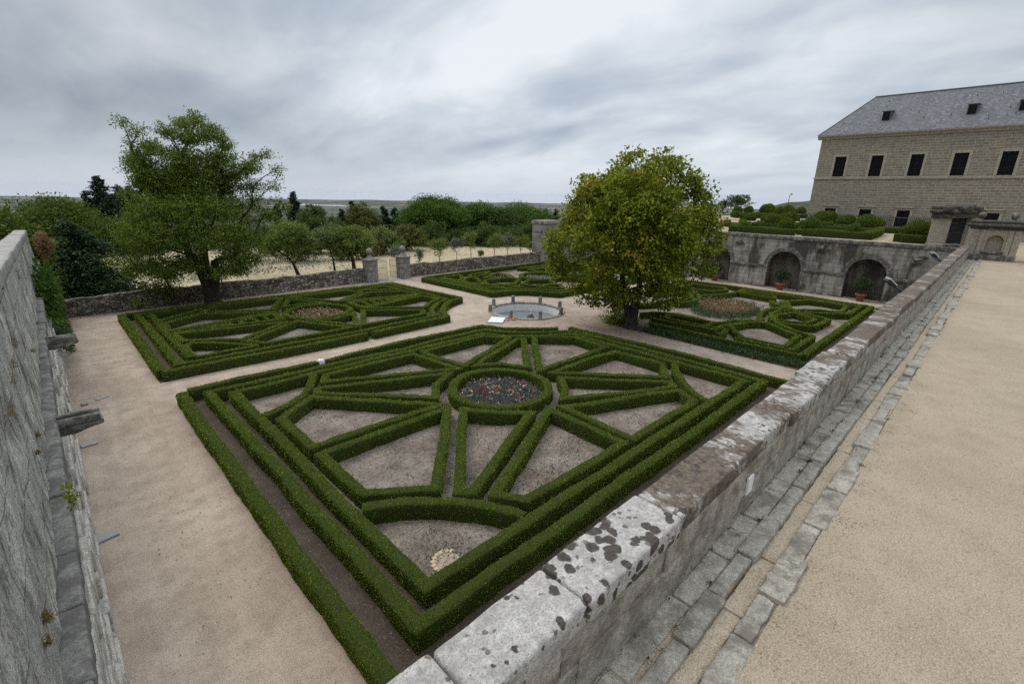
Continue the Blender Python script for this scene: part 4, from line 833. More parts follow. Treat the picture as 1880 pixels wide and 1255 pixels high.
for yy, zz, s in ((18.0, 4.05, .26), (11.0, 4.0, .22), (4.3, 3.75, .34), (3.4, 2.0, .0)):
    if s:
        mb = MB(); mb.stone((XW-.3*s/.3, yy-s, zz-s), (XW+.1, yy+s, zz+s), s*.45, .08, .05, 6, 0, int(yy)); mb.lathe([(s*.2, 0), (s*.8, .02), (s*.9, .12), (s*.6, .2)], (XW-.25, yy, zz-.1), 12); mb.build('carved_boss', MT['dirty'], aw)
herbs('wall_plants', [(XW-.05, yy) for yy in (10.4, 17.6, 15.9, 9.2, 3.9, 7.9)], 'wisps of dry weeds growing out of the arcade wall joints', MT['tuft'], .14, .35, .09, 500, 41).location.z = 3.75
def potted(y, label, s=1.):
    t = empty('potted_shrub', (48.15, y, 0), label, 'potted plant', 'potted shrubs in the niches'); x = 48.15
    mb = MB(); mb.lathe([(.001, .02), (.24, .02), (.36, .5), (.42, .52), (.42, .62), (.36, .63), (.33, .55), (.001, .52)], (x, y, 0), 22); mb.build('pot', MT['terra'], t)
    mb = MB(); mb.tube([(x, y, .5), (x+.03, y, 1.0), (x, y+.04, 1.3)], [.035, .03, .02], 6)
    rr = np.random.default_rng(int(y*10)); n = 2600; d = unit(rr.normal(0, 1, (n, 3))); P = np.array([x, y, 1.42]) + d*rr.random((n, 1))**.4*np.array([.62, .72, .55])*s*(.7+.5*vnoise(d*2.3+y)[:, None])
    l = MB(); leaves(l, P, d+rr.normal(0, .6, (n, 3)), rr.normal(0, 1, (n, 3)), .12, .4); mb.build('stem', MT['bark'], t); l.build('foliage', OLIVE_D, t)
OLIVE_D = leaf_mat('pot_shrub_leaf', (.03, .045, .02), (.06, .085, .04), (.1, .13, .07), 1., .2)
potted(7.3, 'terracotta pot with dark rounded shrub in the niche nearest the parapet', 1.0)
potted(13.5, 'terracotta pot with grey-green shrub in the middle visible niche', 1.0)
potted(19.6, 'terracotta pot with grey shrub in the niche beside the chestnut crown', 1.0)
mb = MB(); 
for z0, z1, a, b in ((-.1, 3.4, 0, 0), (3.4, 4.5, .0, 0), (4.5, 4.95, .1, .1)): mb.stone((44.2-a, 39.55-b, z0), (47.2+a, 41.4+b, z1), .05, .4, .02, 2)
tw = empty('corner_tower', (45.6, 40.4, 0), 'square ashlar block tower closing the rubble wall beside the chestnut crown', 'tower')
mb.build('block', mk_brick('tower_ashlar', 'xzy', .85, .42, ((.36, .335, .3), (.27, .25, .225)), (.13, .12, .1), .016, (.07, .065, .055), .42), tw)
mb = MB(); mb.stone((43.3, 39.75, 3.55), (44.2, 40.05, 3.8), .05, .1, .02); mb.build('stone_spout', MT['dirty'], tw)
mb = MB(); mb.box((47.25, 40.1, -.3), (135, 40.6, 4.85)); tag(mb.build('terrace_wall', MT['rubble'], loc=(90, 40.3, 0)), 'long outer retaining wall of the topiary garden behind the tower', 'wall')
# floodlights on the parapet
def flood(x, label, s=.34):
    t = empty('floodlight', (x, 2.12, 4.9), label, 'floodlight', 'floodlights on the parapet'); c = np.array([x-.1, 2.5, 5.22])
    mb = MB(); n = unit(np.array([-.35, .55, -.75])); a = unit(np.cross(n, [0, 0, 1.])); b = np.cross(a, n)
    V = [c+i*a*s/2+j*b*s/2+k*n*.05 for k in (-1, 1) for i, j in ((-1,-1),(1,-1),(1,1),(-1,1))]
    mb.add(V, [(0,3,2,1),(4,5,6,7),(0,1,5,4),(1,2,6,5),(2,3,7,6),(3,0,4,7)]); mb.build('housing', MT['blackm'], t)
    mb = MB()
    for i, j in (((-1,-1),(1,-1)), ((1,-1),(1,1)), ((1,1),(-1,1)), ((-1,1),(-1,-1))): mb.bar(c+i[0]*a*s/2+i[1]*b*s/2-n*.055, c+j[0]*a*s/2+j[1]*b*s/2-n*.055, .03)
    mb.build('rim', MT['white'], t)
    mb = MB(); mb.tube([c+n*.05, c+[.1, -.1, -.12], (x+.2, 2.06, 4.85)], .03, 6); mb.tube([(x+.2, 2.06, 4.85), c+[.35, .05, -.2]], .02, 6); mb.build('arm', MT['blackm'], t)
flood(21.6, 'black square floodlight on a bracket at the parapet, nearer one before the first niche')
flood(35.2, 'black square floodlight on a bracket at the parapet, farther one by the stone gate')
# ---------------------------------------------------------------- building
bd = empty('monastery_building', (84, 3, 4.0), 'long sandstone building with hipped slate roof behind the topiary garden', 'building')
XB, YE, ZE = 78.0, 20.15, 16.0
WY = [17.5, 13.52, 9.55, 5.58, 1.6, -2.4, -6.4]; mb = MB()
yb = [YE]; 
for c in WY: yb += [c+.63, c-.63]
yb.append(-14); zb = [4.6, 5.02, 7.0, 11.07, 13.56, ZE]
for i in range(len(yb)-1):
    for j in range(5):
        if i % 2 == 1 and j in (1, 3): continue
        mb.add([(XB, yb[i], zb[j]), (XB, yb[i+1], zb[j]), (XB, yb[i+1], zb[j+1]), (XB, yb[i], zb[j+1])], [[0, 1, 2, 3]])
mb.build('front_wall', MT['ash_y'], bd)
mb = MB(); mb.add([(XB, YE, 3.9), (90, YE, 3.9), (90, YE, ZE), (XB, YE, ZE)], [[0, 1, 2, 3]]); mb.build('side_wall', MT['ash_x'], bd)
mb = MB(); mb.box((XB-.1, -14, 3.9), (XB+.4, YE+.1, 4.598)); mb.build('plinth', MT['warm'], bd)
mb = MB(); mb.stone((XB-.1, -14, 10.72), (XB+.2, YE+.1, 10.98), .03, .5, .008); mb.build('string_course', MT['warm'], bd)
mb = MB(); mb.prism([(XB+.2, 15.75), (XB-.12, 15.75), (XB-.2, 15.95), (XB-.42, 16.08), (XB-.45, 16.24), (XB+.2, 16.24)], 'y', -14, YE+.45); mb.prism([(YE-.2, 15.75), (YE+.12, 15.75), (YE+.2, 15.95), (YE+.42, 16.08), (YE+.448, 16.238), (YE-.2, 16.238)], 'x', XB+.25, 90.4); mb.build('eaves_cornice', MT['warm'], bd)
for c in WY:
    f = None
    def part(nm, mb_, m): o = mb_.build(nm, m, bd); o.parent = f or bd; return o
    for (z0, z1, low) in ((11.07, 13.56, 0), (5.02, 7.0, 1)):
        mb = MB(); D = .38
        for a, b in (((c-.63, z0), (c+.63, z0)), ((c+.63, z0), (c+.63, z1)), ((c+.63, z1), (c-.63, z1)), ((c-.63, z1), (c-.63, z0))):
            mb.add([(XB+.002, *a), (XB+.002, *b), (XB+D, *b), (XB+D, *a)], [[0, 3, 2, 1]])
        w = .26; q = .022
        mb.box((XB-q, c-.63-w, z0-.02), (XB+.05, c-.632, z1+.3)); mb.box((XB-q, c+.632, z0-.02), (XB+.05, c+.63+w, z1+.3)); mb.box((XB-q-.002, c-.631, z1+.002), (XB+.05, c+.631, z1+.302))
        if not low: mb.box((XB-.12, c-.7, z0-.12), (XB+.05, c+.7, z0-.021))
        else: mb.box((XB-.2, c-.95, z1+.304), (XB+.02, c+.95, z1+.42))
        f = None; f = part('window', mb, MT['frame'])
        mb = MB(); mb.add([(XB+D, c-.63, z0), (XB+D, c+.63, z0), (XB+D, c+.63, z1), (XB+D, c-.63, z1)], [[0, 1, 2, 3]]); part('pane', mb, MT['glass'])
        mb = MB()
        if low:
            for t in np.linspace(c-.6, c+.6, 11): mb.bar((XB+.06, t, z0), (XB+.06, t, z1), .028)
            for z in np.linspace(z0+.1, z1-.1, 5): mb.bar((XB+.06, c-.62, z), (XB+.06, c+.62, z), .03)
            part('window_grille', mb, MT['iron'])
        else:
            for t in (c-.6, c, c+.6): mb.bar((XB+.3, t, z0), (XB+.3, t, z1), .05)
            for z in (z0+.04, z0+.75, z0+1.55, z1-.04): mb.bar((XB+.3, c-.62, z), (XB+.3, c+.62, z), .04)
            part('sash', mb, MT['iron']); mb = MB()
            for t in np.linspace(c-.6, c+.6, 12): mb.bar((XB+.1, t, z0+.02), (XB+.1, t, z0+.85), .016)
            mb.bar((XB+.1, c-.62, z0+.86), (XB+.1, c+.62, z0+.86), .03); part('railing', mb, MT['iron'])
XR, ZR = 84.0, 21.35; x0, y0, z0 = XB-.45, YE+.45, 16.245
mb = MB(); mb.add([(x0, -14, z0), (x0, y0, z0), (XR, 16.3, ZR), (XR, -14, ZR), (90.4, y0, z0), (90.4, -14, z0)], [[0, 3, 2, 1]]); mb.add([(x0, y0, z0), (XR, 16.3, ZR), (90.4, y0, z0)], [[0, 1, 2]]); mb.add([(XR, 16.3, ZR), (XR, -14, ZR), (90.4, -14, z0), (90.4, y0, z0)], [[0, 1, 2, 3]])
rf = mb.build('roof', MT['slate'], bd)
mb = MB(); mb.tube([(XR, -14, ZR+.02), (XR, 16.35, ZR+.02)], .1, 8); mb.tube([(x0, y0, z0+.03), (XR, 16.3, ZR+.03)], .05, 6); mb.build('ridge_lead', MT['lead'], bd)
rng = np.random.default_rng(77)
sl_ = (ZR-z0)/(XR-x0)
mb = MB()
for _ in range(22):
    xx = rng.uniform(x0+1, XR-.4); yy = rng.uniform(-5, 15); zz = z0+(xx-x0)*sl_; mb.bar((xx, yy, zz), (xx-.12, yy, zz+.14), .06)
mb.build('roof_hook', MT['iron'], bd)
for c in (13.9, 5.9, 1.68, -3):
    d = None; xa = x0+1.95; za = z0+(xa-x0)*sl_-.05
    def part(nm, mb_, m): o = mb_.build(nm, m, bd); o.parent = d or bd; return o
    mb = MB(); mb.prism([(xa, za), (xa, za+1.1), (xa+1.6, za+1.3), (xa+1.6, za+1.2), (xa+1.3, za+.95)], 'y', c-.42, c+.42); d = part('dormer', mb, MT['lead'])
    mb = MB(); mb.prism([(xa-.12, za+1.1), (xa-.12, za+1.18), (xa+1.6, za+1.40), (xa+1.6, za+1.31)], 'y', c-.52, c+.52); part('cover', mb, MT['slate'])
    mb = MB(); mb.box((xa-.03, c-.36, za+.1), (xa-.004, c+.36, za+1.04)); part('shutter', mb, MT['glass']); mb = MB()
    for z in np.linspace(za+.15, za+1.0, 7): mb.bar((xa-.05, c-.36, z), (xa-.05, c+.36, z), .03)
    part('louvre', mb, MT['iron'])
rl = empty('iron_railing', (76.6, 10, 4.7), 'grey iron railing along the foot of the sandstone building', 'railing')
mb = MB()
for yy in np.arange(3.4, 20.6, .17): mb.bar((76.6, yy, 4.7), (76.6, yy, 6.3), .055)
mb.build('bars', MT['iron'], rl); mb = MB()
for z in (4.85, 6.15): mb.bar((76.6, 3.4, z), (76.6, 20.6, z), .05)
mb.build('rails', MT['post'], rl)
# ---------------------------------------------------------------- stone gate beside the terrace
gp = empty('niche_gate_pier', (50.4, .6, 4.0), 'broad stone gate pier with shallow round-headed niche at the gravel terrace end', 'gate pier')
def wallpiece(mb, y0, y1, z0, z1, x0=50.0, x1=51.2, r=.03, s=0): mb.stone((x0, y0, z0), (x1, y1, z1), r, .3, .006, 2, 0, s)
ny, nr, ns = .42, .46, 5.35
mb = MB(); face = 50.0
for a, b in ((-.82, ny-nr), (ny+nr, 1.75)): mb.add([(face, a, 4.0), (face, b, 4.0), (face, b, 6.2), (face, a, 6.2)], [[0, 3, 2, 1]])
mb.add([(face, ny-nr, 4.0), (face, ny+nr, 4.0), (face, ny+nr, 4.62), (face, ny-nr, 4.62)], [[0, 3, 2, 1]])
A = [(ny-nr, 4.62)] + [(ny+nr*cos(a), ns+nr*sin(a)) for a in np.linspace(pi, 0, 17)] + [(ny+nr, 4.62)]
for p, q in zip(A[1:-1], A[2:-1]): mb.add([(face, *p), (face, *q), (face, q[0], 6.2), (face, p[0], 6.2)], [[0, 3, 2, 1]])
for p, q in zip(A, A[1:]+A[:1]): mb.add([(face, *p), (face, *q), (face+.35, *q), (face+.35, *p)], [[0, 1, 2, 3]])
mb.add([(face+.35, *p) for p in A], [list(range(len(A)))])
for yy in (-.82, 1.75): mb.add([(face, yy, 4.0), (51.2, yy, 4.0), (51.2, yy, 6.2), (face, yy, 6.2)], [[0, 1, 2, 3]])
mb.build('pier_body', MT['warm'], gp)
mb = MB()
for a, b in ((-.86, -.5), (-.44, -.16), (1.05, 1.3), (1.4, 1.79)): mb = MB(); wallpiece(mb, a, b, 4.0, 6.18, face-.07, face+.1, .02); mb.build('pilaster', MT['warm'], gp)
mb = MB(); wallpiece(mb, -.9, 1.85, 3.95, 4.42, face-.12, face+.12, .03); mb.build('plinth', MT['dirty'], gp)
mb = MB(); wallpiece(mb, -.2, 1.0, 4.52, 4.66, face-.2, face+.1, .03); mb.build('niche_sill', MT['dirty'], gp)
mb = MB(); wallpiece(mb, -1.0, 1.95, 6.2, 6.36, face-.12, 51.3); wallpiece(mb, -1.1, 2.15, 6.36, 6.62, face-.3, 51.4, .1, 3); wallpiece(mb, -1.0, 2.0, 6.62, 6.84, face-.2, 51.3, .08, 5); mb.build('cornice', MT['mossy'], gp)
for yy in (1.5, -.23):
    mb = MB(); mb.lathe([(.16, 6.82), (.1, 6.92), (.13, 6.95)] + [(.24*sin(a)+.001, 7.17-.24*cos(a)) for a in np.linspace(.5, pi, 12)], (50.6, yy, 0), 18); mb.build('ball_finial', MT['dirty'], gp)
op = empty('gate_lintel', (50.6, -2.6, 4), 'heavy dark stone lintel over the passage right of the niche pier', 'lintel')
mb = MB(); wallpiece(mb, -6.4, -.83, 5.75, 6.17, 50.05, 51.15); mb.build('beam', MT['pale'], op)
mb = MB(); wallpiece(mb, -6.6, -1.11, 6.2, 6.8, 49.75, 51.4, .08, 7); mb.build('cornice', MT['mossy'], op)
mb = MB(); wallpiece(mb, -6.4, -5.0, 4.0, 5.748, 50.1, 51.1); mb.build('jamb', MT['warm'], op)
def skew(mb):
    for arr in mb.v: arr[:, 1] -= np.clip(arr[:, 0]-49.4, 0, 9)*.215      # the little gate stands askew to the terrace
    return mb
sg = empty('side_gate', (51.5, 3.6, 4.8), 'small side gate with weathered rocky pediment left of the niche pier', 'gate')
mb = MB(); mb.stone((49.0, 3.15, 4.84), (49.75, 4.15, 6.9), .03, .3, .006, 2); mb.stone((48.95, 3.1, 4.84), (49.8, 4.2, 5.0), .03, .3, .006); skew(mb).build('pier', MT['warm'], sg)
mb = MB(); mb.stone((54.6, 3.3, 3.9), (55.4, 4.0, 6.9), .03, .3, .006, 2); skew(mb).build('pier', MT['warm'], sg)
mb = MB(); mb.stone((48.8, 3.0, 6.9), (55.6, 4.25, 7.25), .06, .2, .03, 3); mb.stone((48.6, 2.85, 7.25), (55.8, 4.4, 7.5), .1, .2, .05, 3, 0, 3); skew(mb).build('entablature', MT['mossy'], sg)
mb = MB(); rr = np.random.default_rng(6)
for k in range(20):
    xx = 48.9 + k*.34; s_ = rr.uniform(.16, .3); yy = rr.uniform(3.0, 4.1); zz = 7.42+rr.uniform(0, .2)
    mb.stone((xx-s_*1.6, yy-s_*1.3, zz-.12), (xx+s_*1.6, yy+s_*1.3, zz+s_*1.1), s_*.45, .09, .04, 5, 0, k)
skew(mb).build('rocky_pediment', MT['mossy'], sg)
mb = MB()
for xx in np.linspace(49.85, 54.55, 34): mb.bar((xx, 3.6, 4.75), (xx, 3.6, 6.85), .035)
for z in (4.9, 5.7, 6.5): mb.bar((49.8, 3.6, z), (54.6, 3.6, z), .05)
skew(mb).build('gate_bars', MT['iron'], sg)
mb = MB(); mb.stone((48.9, 1.9, 3.9), (50.0, 3.05, 4.9), .05, .2, .02, 3); mb.stone((48.85, 2.1, 4.9), (49.6, 3.1, 5.05), .05, .2, .02, 3); tag(mb.build('gate_step_block', MT['dirty'], loc=(49.4, 2.5, 4)), 'dark stone block where the parapet meets the niche pier', 'block')
mb = MB(); mb.box((56.5, 2.7, 3.9), (76.5, 3.0, 4.9)); tag(mb.build('kerb_wall', MT['warm'], loc=(60, 2.8, 4)), 'low sandstone wall between topiary garden and forecourt behind the gate', 'wall')
# ---------------------------------------------------------------- topiary garden on the upper terrace
ZU = 4.72; GT = 'clipped hedges of the topiary garden'; GD = 'clipped domes of the topiary garden'
for w, h, cl, lab, pts in [
 (.8,.62,0,'front topiary garden hedge above the arcade coping, left stretch near the chestnut', [(50.6,18.9),(51.9,14.15)]),
 (.8,.66,0,'front topiary garden hedge above the arcade coping, right stretch by the sandy gap', [(52.1,13.55),(52.75,8.6),(58.5,8.9),(63.2,9.3)]),
 (.8,.62,0,'side hedge of the topiary garden beside the chestnut crown', [(50.9,19.6),(56.5,21.2),(63,22.6)]),
 (.9,.55,0,'inner cross hedge of the topiary garden in front of the iron railing', [(63.6,9.6),(63.2,16),(63,22)]),
 (.8,.5,0,'middle hedge of the topiary garden, first behind the front hedge', [(55.2,18.6),(56.2,13.4),(56.6,9.9)]),
 (.8,.5,0,'hedge dividing the middle of the topiary garden lengthways', [(53.2,14.0),(58,15.2),(63,16.2)]),
 (.9,.55,0,'left rear hedge of the topiary garden, between chestnut crown and pale path', [(64,23.6),(75,27.6)]),
 (.8,.5,0,'short hedge behind the side hedge of the topiary garden', [(58,20.6),(60.5,24.6),(68,27)]),
 (1.0,1.5,0,'tall dark hedge just behind the iron bars of the side gate', [(57.2,3.6),(59.5,4.9)]),
 (.9,.6,0,'dark hedge across the sandy gap in front of the iron railing', [(66.5,10.2),(66.8,5.0)]),
 (.9,.6,0,'low block hedge under the large dome beside the side gate', [(52.2,6.1),(52.5,4.7),(55.5,4.7),(55.3,6.3),(52.4,6.2)]),
 (.9,.5,0,'hedge behind the middle of the topiary garden, on the building side', [(69.5,11),(69.3,17),(69,23.5)]),
 (1.2,.7,0,'far hedge beyond the pale path of the topiary garden, left half', [(89,34),(97,30.4)]),
 (1.2,.7,0,'far hedge beyond the pale path of the topiary garden, right half', [(97.6,30.1),(106,27)]),
 (1.2,.6,0,'second far hedge of the topiary garden, near the young background tree', [(100,39),(118,34)])]:
    hedge(pts, lab, GT, bool(cl), False, w, h, ZU, 'boxd', 1.0, .9, step=.5)
def dome(x, y, r, label, n, base=None):
    rng = np.random.default_rng(900+n); z = ZU + (.42 if base is None else base); mb = MB(); r *= .95; h = r*1.4
    U, Vv = np.meshgrid(np.linspace(0, 2*pi, 25), np.linspace(0, 1, 10), indexing='ij')
    def surf(u, v):
        a = v*pi*.5; rad = r*np.sin(np.clip(a*1.25, 0, pi*.6)+.0)*np.where(v < .8, 1, 1-(v-.8)*.8); zz = z + h*np.cos(a)**1.15
        P = np.stack([x+rad*np.cos(u), y+rad*np.sin(u), zz], -1); return P + (fbm(P*2.2, 2)-.5)[..., None]*r*.2*unit(P-np.array([x, y, z+.2*h]))
    P = surf(U, Vv)*1.0; i = np.arange(24)[:, None]*10; j = np.arange(9)[None]
    mb.add(((P.reshape(-1, 3)-[x, y, z])*.93+[x, y, z]), np.stack([i+j, i+j+1, i+11+j, i+10+j], -1).reshape(-1, 4), 1, True)
    k = int(2400*min(1.3, r)**2); u, v = rng.random(k)*2*pi, np.arccos(1-rng.random(k))/(pi/2); X = surf(u, v); nn = unit(X-np.array([x, y, z+.15*h]))
    leaves(mb, X-nn*.04, unit(nn*.7+rng.normal(0, .55, (k, 3))+[0, 0, .25]), rng.normal(0, 1, (k, 3))+nn*.7, .1*rng.uniform(.7, 1.4, k), .6)
    return tag(mb.build('topiary_dome', [MT['boxd'], MT['core']], loc=(x, y, z)), label, 'topiary', GD)
DM = [(80.1,30.8,.75,'dark dome on the pale path side, alone left of the far hedges'),(70.2,24.9,.78,'dome left of the middle, on the far side of the topiary beds'),(72.6,23.9,.57,'small dome between two larger ones in the middle of the topiary beds'),
 (63.8,20.0,.96,'large round dome in the left middle of the topiary garden'),(52.7,19.2,.46,'small dome at the left end of the front hedge'),(72.9,20.9,1.02,'large dome left of its smaller twin, before the pale path'),(76.2,20.9,.48,'smaller dome tucked right behind a large one before the pale path'),
 (62.3,16.3,.53,'small dome behind the centre of the front hedge'),(55.3,16.0,.79,'round dome on the left stretch of the front hedge'),(56.0,13.9,.92,'large dome on the left end of the right front hedge'),(72.9,17.0,1.17,'biggest dome in front of the first ground-floor window, left'),(78.7-3,17.0,1.18,'tall dome directly below the first barred window'),
 (65.9,14.5,.42,'small dome left of a similar pair, mid garden'),(63.8,14.5,.49,'small dome of a pair standing mid garden'),(72.5,14.7,.81,'dome left of the second barred window'),(74.2,14.4,.88,'dark dome under the wall between first and second barred windows'),(56.5,10.3,.62,'small dome towards the right end of the front hedge'),
 (65.2,10.9,1.14,'largest dome by the right corner of the topiary hedges'),(72.1,11.4,.83,'dome tucked behind the largest one at the right corner'),(74.0,11.1,.67,'rear dome of three in a row at the right corner')]
for n, (x, y, r, lab) in enumerate(DM): dome(x, y, r, 'clipped green '+lab, n)
dome(53.9, 5.4, 1.02, 'big ball-like clipped dome on a square hedge beside the side gate', 40, .5)
for n, (x, y, r, side) in enumerate([(106.6,40.7,1.1,'first from the left'),(113.7,41.0,1.1,'second from the left'),(111.1,33.9,1.2,'small one low in the hedge'),(120.9,39.9,1.4,'behind the lamp post, left'),(124,40.2,1.5,'left of the lamp post, highest'),(113.7,33.1,1.4,'right of the lamp post, front'),(120.8,33.9,.8,'small one between two bigger'),(123.4,33.2,1.1,'next to last before the building'),(127,34.4,1.0,'last before the building corner')]):
    dome(x, y, r, 'far clipped dome on the horizon hedge, '+side, 50+n, .35)
lp = empty('lamp_post', (128, 37.5, 4.7), 'thin far lamp post between the distant topiary domes', 'lamp post'); mb = MB(); mb.tube([(128, 37.5, 4.7), (128, 37.5, 8.9), (128.2, 37.2, 9.2)], .06, 6); mb.build('mast', MT['blackm'], lp); mb = MB(); mb.lathe([(.001, 0), (.25, .02), (.2, .22), (.001, .3)], (128.2, 37.2, 9.15), 10); mb.build('lamp_head', MT['blackm'], lp)
# ---------------------------------------------------------------- left retaining wall
lw = empty('retaining_wall', (-.5, 18, 0), 'tall pale weathered stone retaining wall along the left edge, with a dark string course', 'wall')
def sh(v): return max(0., v-14)*.0075
def topz(v): return 6.95 - .04*(v-2) 
def strip(mb, us, zs, y0=.4, y1=38.6, st=.16, amp=.02, mi=0):
    """surface through profile points (u(v), z(v)) swept along y"""
    Y = np.concatenate([np.arange(y0, 10, st), np.arange(10, y1, st*2.5), [y1]]); P = []
    for u, z in zip(us, zs): P.append(np.stack([np.array([u + sh(v) for v in Y]), Y, np.array([z(v) if callable(z) else z for v in Y])], -1))
    P = np.stack(P, 1); m = P.shape[1]; P[..., 0] += (fbm(P*2.2, 3)-.5)*2*amp; i = np.arange(len(Y)-1)[:, None]*m; j = np.arange(m-1)[None]
    mb.add(P.reshape(-1, 3), np.stack([i+j, i+m+j, i+m+j+1, i+j+1], -1).reshape(-1, 4), mi, True)
mb = MB(); n = 16; strip(mb, [-.58-.03*k/n for k in range(n+1)], [(lambda v, k=k: 3.9+(topz(v)-.3-3.9)*k/n) for k in range(n+1)], st=.1, amp=.055); strip(mb, [-1.05]*3, [-.4, 3, lambda v: topz(v)-.2], amp=.02); mb.build('upper_face', MT['lwall'], lw)
rng = np.random.default_rng(61); y = .4; k = 0
while y < 38.5:
    y1 = min(38.6, y+rng.uniform(1.0, 1.9)); mb = MB(); a, b = topz(y), topz(y1); j = rng.normal(0, .012, 3)
    st_ = MB(); st_.stone((-1.08+sh(y)+j[0], y+.006, a-.30), (-.575+sh(y)+j[1], y1-.006, a+j[2]*.6), .05, .12, .014, 3.2, 0, k)
    V = np.concatenate(st_.v); q = (V[:, 1]-y)/(y1-y); 
    for arr in st_.v: qq = (arr[:, 1]-y)/(y1-y); arr[:, 2] += (b-a)*qq
    st_.build('coping_stone', MT['pale'], lw); y = y1; k += 1
y = .4; k = 0
while y < 38.5:
    y1 = min(38.6, y+rng.uniform(.8, 1.6)); mb = MB(); j = rng.normal(0, .01, 2); mb.stone((-.75+sh(y), y+.005, 3.55+j[0]), (-.40+sh(y)+j[1], y1-.005, 3.84+j[0]), .035, .07, .009, 6, 0, k); mb.build('string_course', MT['cord'], lw); y = y1; k += 1
mb = MB(); rng = np.random.default_rng(62); zc = 3.55; c = 0
zs = [3.55, 3.1, 2.7, 2.25, 1.85, 1.4, .95, .5, -.1]
for c in range(8):
    y = .4 - rng.random()*.5
    while y < 38.6:
        y1 = y + rng.uniform(.5, 1.5); far = 1 if y > 14 else 0
        u1 = -.455 + .010*c + rng.uniform(-.035, .03) - (.2 if rng.random() < (.26 if 0 < c < 6 else .06) else 0)
        mb.stone((-.9+sh(y), max(.4, y)+.006, zs[c+1]+.006), (u1+sh(y), max(.5, min(38.6, y1))-.006, zs[c]-.006), .025, .14 if y < 10 else .4, .016, 4, 0, c*40+int(y)); y = y1
mb.build('lower_masonry', MT['palew'], lw)
def spout(y, label=None):
    mb = MB(); u = -.5+sh(y)
    mb.stone((u, y-.17, 3.52), (u+.72, y+.17, 3.70), .03, .08, .012, 5, 0, int(y))
    for s in (-1, 1): mb.stone((u, y+s*.13-.05, 3.68), (u+.70, y+s*.13+.05, 3.84), .025, .08, .012, 5, 0, int(y)+s)
    for arr in mb.v: t_ = np.clip((arr[:, 0]-u-.3)/.42, 0, 1); arr[:, 2] = np.where(arr[:, 2] < 3.6, arr[:, 2]+t_*.1, arr[:, 2])
    mb.build('stone_spout', MT['dirty'], lw)
spout(11.5); spout(18.2)
rw = np.random.default_rng(63)
herbs('wall_plants', [(-.56, rw.uniform(2.5, 14)) for _ in range(6)], 'tufts of dry brown plants rooted in the joints of the pale left wall', MT['tuft'], .03, .09, .022, 700, 42).location.z = 4.55
herbs('wall_plants', [(-.565, rw.uniform(2.5, 18)) for _ in range(6)], 'wispy dry stalks in the upper joints of the pale left wall', MT['tuft'], .024, .22, .02, 700, 43).location.z = 5.6
def bush(name, c, r, label, m, size, n, seed, cat='shrub'):
    rng = np.random.default_rng(seed); d = unit(rng.normal(0, 1, (n, 3))); q = rng.random((n, 1))**.45; P = np.array(c) + d*q*np.array(r)*(.6+.8*vnoise(d*2.1+seed)[:, None]); mb = MB()
    leaves(mb, P, d+rng.normal(0, .7, (n, 3))+[0, 0, .2], rng.normal(0, 1, (n, 3))+d*.5, size*rng.uniform(.6, 1.4, n), .45)
    return tag(mb.build(name, m, loc=tuple(c)), label, cat)
bush('fig_sprig', tuple(ray_pt(131, 908, 7.3)), (.05, .09, .16), 'yellow-green fig sprig growing from the left wall below the string course', leaf_mat('fig_leaf', (.1, .13, .02), (.2, .25, .04), (.35, .38, .06), 3., .3), .055, 110, 1)
bush('wall_shrub', (-.12, 26.5, 3.7), (.3, 1.8, 1.2), 'bright green shrub hanging over the far part of the left wall', leaf_mat('wall_shrub_leaf', (.03, .065, .012), (.07, .13, .022), (.12, .19, .04), 1., .3), .16, 2600, 2)
bush('wall_shrub', (-.05, 30.0, 1.4), (.25, 3.0, .8), 'low ivy-like shrub at the foot of the left wall near the rubble wall', MT['herb'], .16, 1800, 5)
bush('dry_bush', tuple(ray_pt(80, 448, 26)), (.22, .6, .5), 'rust-brown dry grass bush on the top edge of the left wall', leaf_mat('dry_bush_leaf', (.14, .075, .04), (.22, .12, .065), (.28, .2, .1), 1., .3), .1, 1500, 4)
# ---------------------------------------------------------------- trees
LM = {
 'walnut': leaf_mat('walnut_leaf', (.032, .06, .010), (.105, .158, .021), (.24, .295, .042), 1.0, .4, (.2, .2, .03), .12, .4),
 'chestnut': leaf_mat('chestnut_leaf', (.05, .09, .011), (.17, .22, .02), (.36, .38, .035), .9, .42, (.46, .34, .04), .27, .45),
 'olive': leaf_mat('olive_leaf', (.08, .115, .03), (.155, .20, .06), (.25, .29, .11), .6, .25),
 'almond': leaf_mat('almond_leaf', (.065, .105, .02), (.145, .195, .04), (.25, .29, .07), .6, .3, (.22, .18, .05), .1, .8),
 'grey': leaf_mat('grey_olive_leaf', (.09, .11, .065), (.15, .175, .11), (.24, .26, .17), .6, .2),
 'oak': leaf_mat('dark_tree_leaf', (.032, .06, .014), (.065, .105, .022), (.115, .155, .035), .3, .22),
 'broad': leaf_mat('broad_tree_leaf', (.036, .07, .012), (.078, .122, .018), (.15, .185, .03), .6, .28, (.12, .12, .02), .12, .2),
 'cedar': leaf_mat('fir_needles', (.012, .030, .012), (.03, .062, .022), (.075, .125, .04), 1.2, .12),
 'cypress': leaf_mat('cypress_needles', (.010, .022, .012), (.022, .04, .021), (.045, .07, .034), 1., .1),
 'pine': leaf_mat('pine_needles', (.032, .078, .010), (.07, .135, .016), (.12, .2, .026), .25, .18),
 'brown': leaf_mat('olive_brown_leaf', (.065, .075, .018), (.115, .12, .03), (.17, .17, .05), .3, .2, (.13, .09, .04), .15, .3),
 'dry': leaf_mat('dry_bush_leaf2', (.09, .07, .03), (.14, .11, .05), (.2, .16, .08), .4, .2)}
